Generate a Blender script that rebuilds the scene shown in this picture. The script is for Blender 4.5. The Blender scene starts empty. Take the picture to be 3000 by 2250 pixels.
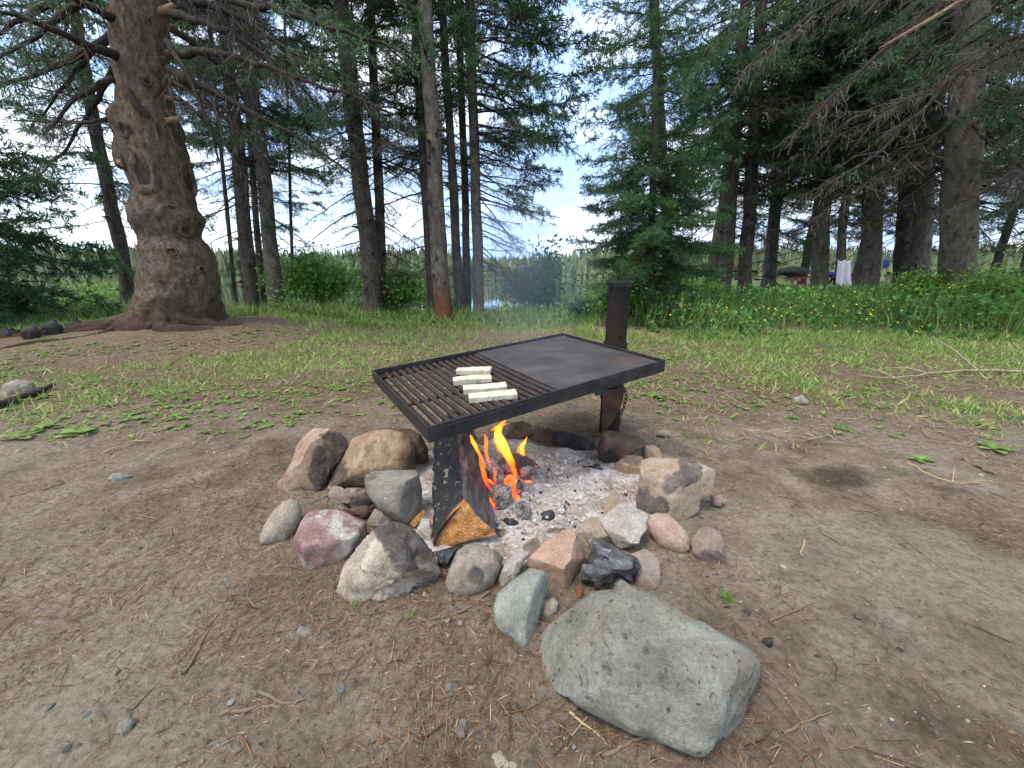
import bpy, bmesh, math, random
import numpy as np
from mathutils import Vector

# ------------------------------------------------------------------ camera, sky, sun, exposure
sc = bpy.context.scene
col = sc.collection
W3, H3 = 3000.0, 2250.0
FPX, CX, CY = 1125.7, 1500.0, 1125.0
HORIZON = 808.0
CAMH = 0.8
PITCH = math.atan((CY - HORIZON) / FPX)
SP, CP = math.sin(PITCH), math.cos(PITCH)

cam_d = bpy.data.cameras.new('camera')
cam_d.sensor_width = 36.0
cam_d.lens = 36.0 * FPX / W3
cam_d.clip_start = 0.05
cam_d.clip_end = 2000
cam = bpy.data.objects.new('camera', cam_d)
cam.location = (0, 0, CAMH)
cam.rotation_euler = (math.pi / 2 - PITCH, 0, 0)
col.objects.link(cam)
sc.camera = cam

SUN_EL, SUN_AZ = math.radians(64), math.radians(235)     # azimuth clockwise from +Y
world = bpy.data.worlds.new('World')
sc.world = world
world.use_nodes = True
wt = world.node_tree
wt.nodes.clear()
wo = wt.nodes.new('ShaderNodeOutputWorld')
bg = wt.nodes.new('ShaderNodeBackground')
bg.inputs['Strength'].default_value = 0.12
sky = wt.nodes.new('ShaderNodeTexSky')
sky.sky_type = 'NISHITA'
sky.sun_disc = False
sky.sun_elevation = SUN_EL
sky.sun_rotation = SUN_AZ
tc = wt.nodes.new('ShaderNodeTexCoord')
mp = wt.nodes.new('ShaderNodeMapping')
mp.inputs['Scale'].default_value = (1, 1, 2.6)
mp.inputs['Location'].default_value = (3.1, 0.4, 0.0)
n1 = wt.nodes.new('ShaderNodeTexNoise'); n1.inputs['Scale'].default_value = 1.9
n1.inputs['Detail'].default_value = 9; n1.inputs['Roughness'].default_value = 0.55
r1 = wt.nodes.new('ShaderNodeValToRGB')
r1.color_ramp.elements[0].position = 0.33; r1.color_ramp.elements[1].position = 0.52
n2 = wt.nodes.new('ShaderNodeTexNoise'); n2.inputs['Scale'].default_value = 3.3
n2.inputs['Detail'].default_value = 6
r2 = wt.nodes.new('ShaderNodeValToRGB')
r2.color_ramp.elements[0].position = 0.40; r2.color_ramp.elements[0].color = (2.3, 3.5, 5.9, 1)
r2.color_ramp.elements[1].position = 0.60; r2.color_ramp.elements[1].color = (6.2, 6.7, 7.2, 1)
mx = wt.nodes.new('ShaderNodeMix'); mx.data_type = 'RGBA'
L = wt.links.new
L(tc.outputs['Generated'], mp.inputs['Vector'])
L(mp.outputs['Vector'], n1.inputs['Vector']); L(mp.outputs['Vector'], n2.inputs['Vector'])
L(n1.outputs['Fac'], r1.inputs['Fac']); L(n2.outputs['Fac'], r2.inputs['Fac'])
L(r1.outputs['Color'], mx.inputs['Factor'])
L(sky.outputs['Color'], mx.inputs['A']); L(r2.outputs['Color'], mx.inputs['B'])
L(mx.outputs['Result'], bg.inputs['Color'])
L(bg.outputs['Background'], wo.inputs['Surface'])

sun_d = bpy.data.lights.new('sun', 'SUN')
sun_d.energy = 1.5
sun_d.angle = math.radians(22)
sun_d.color = (1.0, 0.90, 0.76)
sun = bpy.data.objects.new('sun', sun_d)
sdir = Vector((math.sin(SUN_AZ) * math.cos(SUN_EL), math.cos(SUN_AZ) * math.cos(SUN_EL), math.sin(SUN_EL)))
sun.rotation_euler = sdir.to_track_quat('Z', 'Y').to_euler()
sun.location = (0, 0, 30)
col.objects.link(sun)

vs = sc.view_settings
vs.view_transform = 'Standard'
vs.look = 'None'
vs.exposure = 1.47
vs.gamma = 1.0
vs.use_curve_mapping = False
sc.cycles.max_bounces = 6
sc.cycles.transparent_max_bounces = 12

# ------------------------------------------------------------------ pixels to points (photo px, 3000 wide)
CAM = np.array([0, 0, CAMH])
K = 3000 / 2212.0


def ray(px, py):
    x = (px - CX) / FPX
    y = -(py - CY) / FPX
    return np.array([x, CP + y * SP, -SP + y * CP])


def atz(px, py, z=0.0):
    r = ray(px, py)
    return CAM + r * ((z - CAMH) / r[2])


def atY(px, py, Y):
    r = ray(px, py)
    return CAM + r * (Y / r[1])


def s22(p):
    return (p[0] * K, p[1] * K)


def c4(x, y): return (1050 + x * .45208, 900 + y * .45208)
def c5(x, y): return (750 + x * .39185, 1200 + y * .39185)
def c6(x, y): return (1400 + x * .36166, 1250 + y * .36166)
def c7(x, y): return (1350 + x * .45208, 1600 + y * .45208)
def c1(x, y): return (x * .63291, y * .63291)


# ------------------------------------------------------------------ numpy noise
def _hash(ix, iy, iz, seed):
    with np.errstate(over='ignore'):
        h = (ix.astype(np.uint32) * np.uint32(374761393)) ^ (iy.astype(np.uint32) * np.uint32(668265263)) \
            ^ (iz.astype(np.uint32) * np.uint32(2246822519)) ^ np.uint32((seed * 3266489917) & 0xffffffff)
        h = (h ^ (h >> np.uint32(13))) * np.uint32(1274126177)
        h = (h ^ (h >> np.uint32(15))) * np.uint32(2654435761)
        h = h ^ (h >> np.uint32(16))
    return h.astype(np.float64) / 4294967295.0 * 2 - 1


def noise(P, seed=0):
    P = np.asarray(P, float)
    I = np.floor(P).astype(np.int64)
    f = P - I
    u = f * f * f * (f * (f * 6 - 15) + 10)
    out = 0
    for dx in (0, 1):
        wx = u[:, 0] if dx else 1 - u[:, 0]
        for dy in (0, 1):
            wy = u[:, 1] if dy else 1 - u[:, 1]
            for dz in (0, 1):
                wz = u[:, 2] if dz else 1 - u[:, 2]
                out = out + wx * wy * wz * _hash(I[:, 0] + dx, I[:, 1] + dy, I[:, 2] + dz, seed)
    return out


def fbm(P, scale=1.0, oct=4, seed=0, gain=.5):
    P = np.asarray(P, float) * scale
    a, s = 1.0, 0
    for o in range(oct):
        s = s + a * noise(P, seed + o * 17)
        P = P * 2.03 + 7.7
        a *= gain
    return s


def fbm2(x, y, scale=1.0, oct=4, seed=0):
    return fbm(np.stack([x, y, np.zeros_like(x) + .37], 1), scale, oct, seed)


def sstep(a, b, x):
    t = np.clip((x - a) / (b - a), 0, 1)
    return t * t * (3 - 2 * t)


# ------------------------------------------------------------------ mesh helpers
class MB:
    def __init__(s):
        s.v, s.f, s.n = [], [], 0

    def add(s, V, F, m=0):
        V = np.asarray(V, float).reshape(-1, 3)
        F = np.asarray(F, int)
        if len(F) == 0: return
        s.v.append(V)
        s.f.append((F + s.n, m))
        s.n += len(V)

    def mesh(s, name, mats, smooth=True):
        V = np.concatenate(s.v)
        me = bpy.data.meshes.new(name)
        me.vertices.add(len(V))
        me.vertices.foreach_set('co', V.ravel())
        li = np.concatenate([F.ravel() for F, m in s.f])
        tot = np.concatenate([np.full(len(F), F.shape[1]) for F, m in s.f])
        mi = np.concatenate([np.full(len(F), m) for F, m in s.f])
        st = np.concatenate([[0], np.cumsum(tot)[:-1]])
        me.loops.add(len(li))
        me.loops.foreach_set('vertex_index', li.astype(np.int32))
        me.polygons.add(len(tot))
        me.polygons.foreach_set('loop_start', st.astype(np.int32))
        me.polygons.foreach_set('loop_total', tot.astype(np.int32))
        me.polygons.foreach_set('material_index', mi.astype(np.int32))
        me.polygons.foreach_set('use_smooth', np.full(len(tot), smooth))
        me.update(calc_edges=True)
        for m in (mats if isinstance(mats, (list, tuple)) else [mats]):
            me.materials.append(m)
        return me

    def obj(s, name, mats, parent=None, loc=None, smooth=True):
        if loc is not None:
            s.v = [v - np.asarray(loc) for v in s.v]
        o = bpy.data.objects.new(name, s.mesh(name, mats, smooth))
        col.objects.link(o)
        if parent is not None: o.parent = parent
        elif loc is not None: o.location = loc
        return o


def tag(o, label=None, cat=None, group=None, kind=None):
    if label: o['label'] = label
    if cat: o['category'] = cat
    if group: o['group'] = group
    if kind: o['kind'] = kind
    return o


def empty(name, loc, rz=0):
    o = bpy.data.objects.new(name, None)
    o.location = loc
    o.rotation_euler = (0, 0, rz)
    o.empty_display_size = .1
    col.objects.link(o)
    return o


def unit(v):
    v = np.asarray(v, float)
    return v / (np.linalg.norm(v, axis=-1, keepdims=True) + 1e-12)


def tube(P, R, n=8, caps=True, ref=(0.13, 0.21, 0.97), rad=None):
    """loft round a path; rad(angle, ring) multiplies the radius"""
    P = np.asarray(P, float)
    R = np.broadcast_to(np.asarray(R, float), (len(P),))
    T = unit(np.gradient(P, axis=0))
    ref = np.asarray(ref, float)
    if abs(np.mean(T @ ref)) > .9: ref = np.array([1.0, 0.1, 0.05])
    A = unit(np.cross(T, ref)); B = np.cross(T, A)
    th = np.arange(n) / n * 2 * np.pi
    rr = R[:, None] * (np.ones((len(P), n)) if rad is None else rad)
    V = P[:, None] + A[:, None] * (np.cos(th)[None, :, None] * rr[..., None]) + B[:, None] * (np.sin(th)[None, :, None] * rr[..., None])
    V = V.reshape(-1, 3)
    i = np.arange(len(P) - 1)[:, None] * n
    j = np.arange(n)[None]
    F = np.stack([i + j, i + (j + 1) % n, i + n + (j + 1) % n, i + n + j], -1).reshape(-1, 4)
    return V, F


def capfan(V, ids, flip=False):
    c = V[ids].mean(0)
    n = len(ids)
    V2 = np.vstack([V[ids], c])
    k = np.arange(n)
    F = np.stack([k, (k + 1) % n, np.full(n, n)], 1)
    return V2, (F[:, ::-1] if flip else F)


def closed_tube(mb, P, R, n=8, m=0, **kw):
    V, F = tube(P, R, n, **kw)
    mb.add(V, F, m)
    a, b = capfan(V, np.arange(n), True); mb.add(a, b, m)
    a, b = capfan(V, np.arange(len(V) - n, len(V))); mb.add(a, b, m)


def prisms(P0, P1, r0, r1):
    """many three-sided twigs at once"""
    P0 = np.asarray(P0, float); P1 = np.asarray(P1, float)
    N = len(P0)
    if N == 0: return np.zeros((0, 3)), np.zeros((0, 4), int)
    T = unit(P1 - P0)
    ref = np.where(np.abs(T[:, 2:3]) > .9, np.array([[1.0, 0, 0]]), np.array([[0, 0, 1.0]]))
    A = unit(np.cross(T, ref)); B = np.cross(T, A)
    r0 = np.broadcast_to(r0, (N,)); r1 = np.broadcast_to(r1, (N,))
    vs_ = []
    for P, r in ((P0, r0), (P1, r1)):
        for k in range(3):
            a = k * 2 * np.pi / 3
            vs_.append(P + A * (math.cos(a) * r)[:, None] + B * (math.sin(a) * r)[:, None])
    V = np.stack(vs_, 1).reshape(-1, 3)
    b = np.arange(N)[:, None] * 6
    F = np.concatenate([b + np.array([[k, (k + 1) % 3, 3 + (k + 1) % 3, 3 + k]]) for k in range(3)])
    return V, F


def leaves(P, D, Wv, bend=None):
    """diamond leaf: base P, tip P+D, half width vector Wv, optional fold"""
    mid = P + D * .45
    if bend is not None: mid = mid + bend
    V = np.stack([P, mid + Wv, P + D, mid - Wv], 1).reshape(-1, 3)
    F = np.arange(len(P) * 4).reshape(-1, 4)
    return V, F


def rnd_unit(rng, n):
    v = rng.normal(size=(n, 3))
    return unit(v)


def boxV(c, ax, ay, az, hx, hy, hz):
    """box with half sizes along unit axes"""
    c, ax, ay, az = map(np.asarray, (c, ax, ay, az))
    V = []
    for sx in (-1, 1):
        for sy in (-1, 1):
            for sz in (-1, 1):
                V.append(c + ax * sx * hx + ay * sy * hy + az * sz * hz)
    F = [(0, 1, 3, 2), (4, 6, 7, 5), (0, 4, 5, 1), (2, 3, 7, 6), (0, 2, 6, 4), (1, 5, 7, 3)]
    return np.array(V), np.array(F)


def bevel(o, w, seg=2):
    md = o.modifiers.new('bevel', 'BEVEL')
    md.width = w; md.segments = seg; md.limit_method = 'ANGLE'
    return o


# ------------------------------------------------------------------ materials
def newmat(name):
    m = bpy.data.materials.new(name)
    m.use_nodes = True
    t = m.node_tree
    b = t.nodes['Principled BSDF']
    return m, t, b


def N(t, typ, **kw):
    n = t.nodes.new(typ)
    for k, v in kw.items():
        if k in n.inputs: n.inputs[k].default_value = v
        else: setattr(n, k, v)
    return n


def noise_node(t, scale, detail=5, rough=.55, coord='Object', stretch=None, dist=0):
    tcn = N(t, 'ShaderNodeTexCoord')
    src = tcn.outputs[coord]
    if stretch is not None:
        m_ = N(t, 'ShaderNodeMapping')
        m_.inputs['Scale'].default_value = stretch[:3]
        if len(stretch) > 3: m_.inputs['Rotation'].default_value = stretch[3:6]
        t.links.new(src, m_.inputs['Vector']); src = m_.outputs['Vector']
    n = N(t, 'ShaderNodeTexNoise')
    n.inputs['Scale'].default_value = scale
    n.inputs['Detail'].default_value = detail
    n.inputs['Roughness'].default_value = rough
    n.inputs['Distortion'].default_value = dist
    t.links.new(src, n.inputs['Vector'])
    return n


def ramp(t, src, stops):
    r = N(t, 'ShaderNodeValToRGB')
    e = r.color_ramp.elements
    while len(e) < len(stops): e.new(.5)
    for k, (p, c) in enumerate(stops):
        e[k].position = p
        e[k].color = (*c, 1) if not isinstance(c, (int, float)) else (c, c, c, 1)
    t.links.new(src, r.inputs['Fac'])
    return r


def mixc(t, fac, a, b, mode='MIX'):
    m = N(t, 'ShaderNodeMix', data_type='RGBA', blend_type=mode)
    for s, v in (('Factor', fac), ('A', a), ('B', b)):
        if hasattr(v, 'is_linked') or isinstance(v, bpy.types.NodeSocket): t.links.new(v, m.inputs[s])
        elif s == 'Factor': m.inputs[s].default_value = v
        else: m.inputs[s].default_value = (*v, 1)
    return m.outputs['Result']


def bump(t, b, src, strength=.5, dist=.01):
    n = N(t, 'ShaderNodeBump')
    n.inputs['Strength'].default_value = strength
    n.inputs['Distance'].default_value = dist
    t.links.new(src, n.inputs['Height'])
    t.links.new(n.outputs['Normal'], b.inputs['Normal'])
    return n


def rockmat(name, A, B, C=None, cpos=(.56, .64), cscale=9, soot=None, spos=(.56, .68), sscale=7, scale=14,
            streak=None, speck=None, rough=.85, bumpd=.006):
    m, t, b = newmat(name)
    n = noise_node(t, scale, 8, .62, stretch=streak)
    c = ramp(t, n.outputs['Fac'], [(.36, A), (.64, B)]).outputs['Color']
    if C is not None:
        n_ = noise_node(t, cscale, 7, .6, dist=.4)
        c = mixc(t, ramp(t, n_.outputs['Fac'], [(cpos[0], 0.), (cpos[1], 1.)]).outputs['Color'], c, C)
    if soot is not None:
        n_ = noise_node(t, sscale, 7, .68, stretch=(1, 1, 1.3))
        c = mixc(t, ramp(t, n_.outputs['Fac'], [(spos[0], 0.), (spos[1], .92)]).outputs['Color'], c, soot)
    sa = N(t, 'ShaderNodeAttribute'); sa.attribute_name = 'soot'
    sn = noise_node(t, 30, 8, .75)
    sma = N(t, 'ShaderNodeMath', operation='MULTIPLY_ADD'); sma.inputs[1].default_value = 1.5; sma.inputs[2].default_value = -.75
    t.links.new(sn.outputs['Fac'], sma.inputs[0])
    smb = N(t, 'ShaderNodeMath', operation='ADD'); t.links.new(sma.outputs[0], smb.inputs[0]); t.links.new(sa.outputs['Fac'], smb.inputs[1])
    c = mixc(t, ramp(t, smb.outputs[0], [(.30, 0.), (.95, .85)]).outputs['Color'], c, soot if soot is not None else (.04, .037, .036))
    fine = noise_node(t, 140, 8, .85)
    c = mixc(t, .7, c, ramp(t, fine.outputs['Fac'], [(.36, .30), (.58, 1.0)]).outputs['Color'], 'MULTIPLY')
    vt = N(t, 'ShaderNodeTexVoronoi'); vt.feature = 'DISTANCE_TO_EDGE'; vt.inputs['Scale'].default_value = 9
    wn = noise_node(t, 7, 6, .7); tcr = N(t, 'ShaderNodeTexCoord')
    vm = N(t, 'ShaderNodeMix', data_type='RGBA'); vm.inputs['Factor'].default_value = .22
    t.links.new(tcr.outputs['Object'], vm.inputs['A']); t.links.new(wn.outputs['Color'], vm.inputs['B'])
    t.links.new(vm.outputs['Result'], vt.inputs['Vector'])
    ck = ramp(t, vt.outputs['Distance'], [(.0, .75), (.018, 0.)])
    cn = noise_node(t, 5, 3, .5)
    cm_ = N(t, 'ShaderNodeMath', operation='MULTIPLY'); t.links.new(ck.outputs['Color'], cm_.inputs[0])
    t.links.new(ramp(t, cn.outputs['Fac'], [(.48, 0.), (.58, 1.)]).outputs['Color'], cm_.inputs[1])
    c = mixc(t, cm_.outputs[0], c, (.07, .06, .05))
    if speck is not None:
        v = noise_node(t, 75, 2, .5)
        c = mixc(t, ramp(t, v.outputs['Fac'], [(.66, 0.), (.70, .8)]).outputs['Color'], c, speck)
    t.links.new(c, b.inputs['Base Color'])
    b.inputs['Roughness'].default_value = rough
    b.inputs['Specular IOR Level'].default_value = .3
    nb = noise_node(t, 34, 12, .78)
    bump(t, b, nb.outputs['Fac'], 1.0, bumpd * 3.2)
    return m


def leafmat(name, stops, trans=.25, rough=.6):
    m, t, b = newmat(name)
    g = N(t, 'ShaderNodeNewGeometry')
    c = ramp(t, g.outputs['Random Per Island'], stops).outputs['Color']
    t.links.new(c, b.inputs['Base Color'])
    b.inputs['Roughness'].default_value = rough
    b.inputs['Specular IOR Level'].default_value = .25
    if trans > 0:
        tr = N(t, 'ShaderNodeBsdfTranslucent')
        t.links.new(c, tr.inputs['Color'])
        mxs = N(t, 'ShaderNodeMixShader'); mxs.inputs[0].default_value = trans
        t.links.new(b.outputs[0], mxs.inputs[1]); t.links.new(tr.outputs[0], mxs.inputs[2])
        t.links.new(mxs.outputs[0], t.nodes['Material Output'].inputs['Surface'])
    return m


def barkmat(name, A, B, lich=(.30, .31, .26), lpos=(.55, .68), dark=None, base=None, scale=14, spots=True, bd=.02):
    m, t, b = newmat(name)
    n = noise_node(t, scale, 8, .65, stretch=(1, 1, .45))
    c = ramp(t, n.outputs['Fac'], [(.32, A), (.66, B)]).outputs['Color']
    l = noise_node(t, 5.5, 8, .72)
    c = mixc(t, ramp(t, l.outputs['Fac'], [(lpos[0], 0.), (lpos[1], .8)]).outputs['Color'], c, lich)
    if spots:
        tcn = N(t, 'ShaderNodeTexCoord')
        mpn = N(t, 'ShaderNodeMapping'); mpn.inputs['Scale'].default_value = (4.6, 4.6, 3.4)
        t.links.new(tcn.outputs['Object'], mpn.inputs['Vector'])
        v = N(t, 'ShaderNodeTexVoronoi'); v.inputs['Scale'].default_value = 1.0
        t.links.new(mpn.outputs['Vector'], v.inputs['Vector'])
        c = mixc(t, ramp(t, v.outputs['Distance'], [(.10, .85), (.17, 0.)]).outputs['Color'], c, (.018, .014, .011))
    if base is not None:
        tcn = N(t, 'ShaderNodeTexCoord')
        sx = N(t, 'ShaderNodeSeparateXYZ'); t.links.new(tcn.outputs['Object'], sx.inputs[0])
        ad = N(t, 'ShaderNodeMath', operation='MULTIPLY_ADD'); ad.inputs[1].default_value = -1.1; ad.inputs[2].default_value = .55
        t.links.new(l.outputs['Fac'], ad.inputs[0])
        sm = N(t, 'ShaderNodeMath', operation='ADD'); t.links.new(sx.outputs['Z'], sm.inputs[0]); t.links.new(ad.outputs[0], sm.inputs[1])
        c = mixc(t, ramp(t, sm.outputs[0], [(base[1] - .12, 1.), (base[1] + .16, 0.)]).outputs['Color'], c, base[0])
    fb = noise_node(t, 70, 6, .75, stretch=(1, 1, .6))
    c = mixc(t, .75, c, ramp(t, fb.outputs['Fac'], [(.36, .35), (.60, 1.0)]).outputs['Color'], 'MULTIPLY')
    t.links.new(c, b.inputs['Base Color'])
    b.inputs['Roughness'].default_value = .92
    b.inputs['Specular IOR Level'].default_value = .15
    nb = noise_node(t, 34, 10, .74, stretch=(1, 1, .6))
    bump(t, b, nb.outputs['Fac'], 1.0, bd * 1.8)
    return m


def plain(name, c, rough=.7, c2=None, scale=30, metal=0, spec=.4, bd=0.0):
    m, t, b = newmat(name)
    n = noise_node(t, scale, 6, .6)
    t.links.new(ramp(t, n.outputs['Fac'], [(.35, c), (.65, c2 or tuple(x * .75 for x in c))]).outputs['Color'], b.inputs['Base Color'])
    b.inputs['Roughness'].default_value = rough
    b.inputs['Metallic'].default_value = metal
    b.inputs['Specular IOR Level'].default_value = spec
    if bd: bump(t, b, n.outputs['Fac'], .7, bd)
    return m


M = {}
M['needle'] = leafmat('spruce_needles', [(0, (.022, .066, .034)), (.45, (.052, .13, .056)), (.8, (.095, .19, .07)), (1, (.16, .23, .08))], .45)
M['needle_fresh'] = leafmat('fresh_spruce_needles', [(0, (.025, .08, .032)), (.5, (.06, .15, .05)), (1, (.12, .22, .07))], .4)
M['twig'] = leafmat('dead_twigs', [(0, (.035, .028, .024)), (.5, (.075, .06, .05)), (1, (.15, .13, .11))], 0, .9)
M['branch_bark'] = barkmat('branch_bark', (.020, .016, .013), (.060, .048, .040), (.17, .175, .145), (.58, .72), spots=False, bd=.006)
M['lichen'] = leafmat('beard_lichen', [(0, (.10, .115, .08)), (1, (.23, .24, .18))], .2, .95)
M['bark_big'] = barkmat('old_spruce_bark', (.080, .055, .038), (.29, .215, .155), (.27, .255, .205), (.55, .70), spots=False, scale=22, bd=.03,
                        base=((.095, .062, .043), .10))
M['bark_grey'] = barkmat('grey_spruce_bark', (.052, .043, .036), (.165, .138, .112), (.24, .24, .20), bd=.018)
M['bark_pale'] = barkmat('pale_spruce_bark', (.09, .075, .06), (.26, .22, .178), (.28, .275, .23), bd=.018)
M['bark_rust'] = barkmat('spruce_bark_rusty_foot', (.07, .058, .046), (.21, .175, .142), base=((.16, .072, .034), .50), bd=.018)
M['grass'] = leafmat('grass_blades', [(0, (.10, .19, .04)), (.45, (.21, .32, .07)), (.8, (.36, .44, .13)), (1, (.55, .49, .24))], .35)
M['straw'] = leafmat('dry_grass', [(0, (.28, .21, .11)), (.6, (.42, .34, .18)), (1, (.30, .33, .12))], .2, .8)
M['weed'] = leafmat('weed_leaves', [(0, (.09, .18, .035)), (.5, (.16, .28, .06)), (1, (.27, .38, .11))], .4, .45)
M['under'] = leafmat('undergrowth_leaves', [(0, (.03, .105, .022)), (.5, (.07, .19, .04)), (1, (.15, .31, .075))], .4, .5)
M['shrub'] = leafmat('shrub_leaves', [(0, (.08, .19, .03)), (.5, (.18, .34, .06)), (1, (.32, .48, .12))], .5, .5)
M['shrub_dark'] = leafmat('alder_leaves', [(0, (.04, .12, .05)), (.5, (.10, .22, .09)), (1, (.19, .34, .13))], .5, .5)
M['under_bright'] = leafmat('undergrowth_leaves_bright', [(0, (.06, .17, .03)), (.5, (.11, .27, .05)), (1, (.20, .38, .10))], .4, .5)
M['petal'] = leafmat('buttercup_petals', [(0, (.75, .55, .01)), (1, (.85, .68, .03))], .2)
M['stem'] = leafmat('green_stems', [(0, (.05, .10, .03)), (1, (.10, .17, .05))], 0)
M['litter'] = leafmat('fallen_needles', [(0, (.045, .026, .016)), (.45, (.13, .072, .038)), (.86, (.22, .132, .068)), (.97, (.28, .195, .115)), (1, (.42, .34, .24))], 0, .9)
M['twig_ground'] = leafmat('fallen_twigs', [(0, (.05, .036, .028)), (.5, (.13, .09, .065)), (1, (.27, .22, .165))], 0, .9)
M['charcoal'] = plain('charcoal', (.008, .008, .009), .6, (.03, .03, .032), 60, bd=.004)
M['pebble'] = leafmat('pebbles', [(0, (.13, .105, .085)), (.5, (.26, .23, .20)), (.9, (.36, .37, .36)), (1, (.62, .60, .56))], 0, .8)
M['far'] = leafmat('far_forest', [(0, (.10, .14, .07)), (.4, (.13, .165, .08)), (.8, (.165, .19, .095)), (1, (.215, .22, .125))], 0, .95)


# ------------------------------------------------------------------ the lie of the land
def bank(x):
    return 7.9 + 8.5 * sstep(2.6, 6.5, x) + 60 * sstep(13, 26, x) + .35 * np.sin(x * 1.3)


def land(x, y):
    x = np.asarray(x, float); y = np.asarray(y, float)
    z = .20 * np.exp(-((x + 4.35) ** 2 + (y - 5.3) ** 2) / 1.9)
    z = z + .05 * sstep(-1.6, -4.5, x) * sstep(2.2, 5, y)
    yb = bank(x)
    z = z - 2.3 * sstep(yb, yb + 5.0, y)
    d = y + .0006 * x * x
    z = z + (2.0 + 3.0 * sstep(195, 330, d)) * sstep(183, 192, d)
    return z


def relief(x, y):
    near = sstep(9, 3, np.hypot(x, y))
    return (.022 * fbm2(x, y, 1.3, 3, 3) + near * (.009 * fbm2(x, y, 7, 3, 9) + .0045 * fbm2(x, y, 28, 2, 5))) * (np.abs(y) < 60)


def ground_z(x, y):
    x = np.atleast_1d(np.asarray(x, float)); y = np.atleast_1d(np.asarray(y, float))
    return land(x, y) + relief(x, y)


_TT = np.concatenate([np.arange(.3, 12, .01), np.arange(12, 60, .1)])


def hit(px, py, up=0.0):
    r_ = ray(px, py)
    Pm = CAM + r_ * _TT[:, None]
    below = Pm[:, 2] < ground_z(Pm[:, 0], Pm[:, 1])
    k = int(np.argmax(below)) if below.any() else len(_TT) - 1
    p = Pm[k].copy(); p[2] = float(ground_z(p[0], p[1])[0]) + up
    return p


def graded(lo, hi, a, b, step, grow=1.09):
    mid = np.arange(a, b + step, step)
    out, s, p = [], step, mid[-1]
    while p < hi:
        s = min(s * grow, 14); p += s; out.append(p)
    inn, s, p = [], step, mid[0]
    while p > lo:
        s = min(s * grow, 14); p -= s; inn.append(p)
    return np.array(inn[::-1] + list(mid) + out)


gx = graded(-480, 480, -2.4, 2.6, .022)
gy = graded(-30, 520, .35, 3.0, .022)
XX, YY = np.meshgrid(gx, gy)
fx, fy = XX.ravel(), YY.ravel()
gz = ground_z(fx, fy)
mb = MB()
nx = len(gx)
ii = (np.arange(len(gy) - 1)[:, None] * nx + np.arange(nx - 1)[None]).ravel()
mb.add(np.stack([fx, fy, gz], 1), np.stack([ii, ii + 1, ii + nx + 1, ii + nx], 1))

gm, t, b = newmat('forest_soil')
tcg = N(t, 'ShaderNodeTexCoord')
big = noise_node(t, .9, 6, .6)
med = noise_node(t, 5, 8, .65)
fin = noise_node(t, 55, 8, .72)
c = ramp(t, med.outputs['Fac'], [(.32, (.135, .094, .062)), (.52, (.275, .212, .150)), (.70, (.43, .355, .268))]).outputs['Color']
c = mixc(t, ramp(t, big.outputs['Fac'], [(.42, 0.), (.62, .75)]).outputs['Color'], c, (.425, .355, .268))
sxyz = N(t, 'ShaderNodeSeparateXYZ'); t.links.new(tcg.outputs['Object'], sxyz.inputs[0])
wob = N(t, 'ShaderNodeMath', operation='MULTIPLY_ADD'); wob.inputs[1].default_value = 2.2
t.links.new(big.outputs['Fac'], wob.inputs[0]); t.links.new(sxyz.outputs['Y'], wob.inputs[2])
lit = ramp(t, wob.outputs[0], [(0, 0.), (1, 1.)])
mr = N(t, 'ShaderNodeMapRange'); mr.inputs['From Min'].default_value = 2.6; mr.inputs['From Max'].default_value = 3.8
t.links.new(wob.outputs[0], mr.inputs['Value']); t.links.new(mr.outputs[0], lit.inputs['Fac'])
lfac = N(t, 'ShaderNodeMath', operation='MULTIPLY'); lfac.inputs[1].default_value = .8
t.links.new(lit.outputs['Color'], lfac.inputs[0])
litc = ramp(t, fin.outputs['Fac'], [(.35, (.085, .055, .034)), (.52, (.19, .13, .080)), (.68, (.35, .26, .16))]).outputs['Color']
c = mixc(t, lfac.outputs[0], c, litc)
# green floor beyond the lawn edge
mr2 = N(t, 'ShaderNodeMapRange'); mr2.inputs['From Min'].default_value = 7.3; mr2.inputs['From Max'].default_value = 8.2
t.links.new(wob.outputs[0], mr2.inputs['Value'])
grc = ramp(t, med.outputs['Fac'], [(.35, (.035, .060, .020)), (.65, (.10, .13, .04))]).outputs['Color']
c = mixc(t, mr2.outputs[0], c, grc)
# damp patch right of the ring
vd = N(t, 'ShaderNodeVectorMath', operation='DISTANCE')
pw = atz(1808 * K, 1030 * K)
sc_ = N(t, 'ShaderNodeMapping'); sc_.inputs['Location'].default_value = (-pw[0], -pw[1] * 1.8, 0); sc_.inputs['Scale'].default_value = (1, 1.8, 0)
t.links.new(tcg.outputs['Object'], sc_.inputs['Vector']); t.links.new(sc_.outputs['Vector'], vd.inputs[0])
wd = N(t, 'ShaderNodeMath', operation='MULTIPLY_ADD'); wd.inputs[1].default_value = .38
t.links.new(noise_node(t, 9, 8, .7).outputs['Fac'], wd.inputs[0]); t.links.new(vd.outputs['Value'], wd.inputs[2])
c = mixc(t, ramp(t, wd.outputs[0], [(.27, .68), (.38, 0.)]).outputs['Color'], c, (.05, .036, .027))
c = mixc(t, .75, c, ramp(t, fin.outputs['Fac'], [(.36, .42), (.58, 1.0)]).outputs['Color'], 'MULTIPLY')
sp_ = noise_node(t, 130, 2, .5)
c = mixc(t, ramp(t, sp_.outputs['Fac'], [(.70, 0.), (.74, .6)]).outputs['Color'], c, (.50, .46, .40))
t.links.new(c, b.inputs['Base Color'])
b.inputs['Roughness'].default_value = .95
b.inputs['Specular IOR Level'].default_value = .15
cl = noise_node(t, 20, 9, .75)
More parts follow.
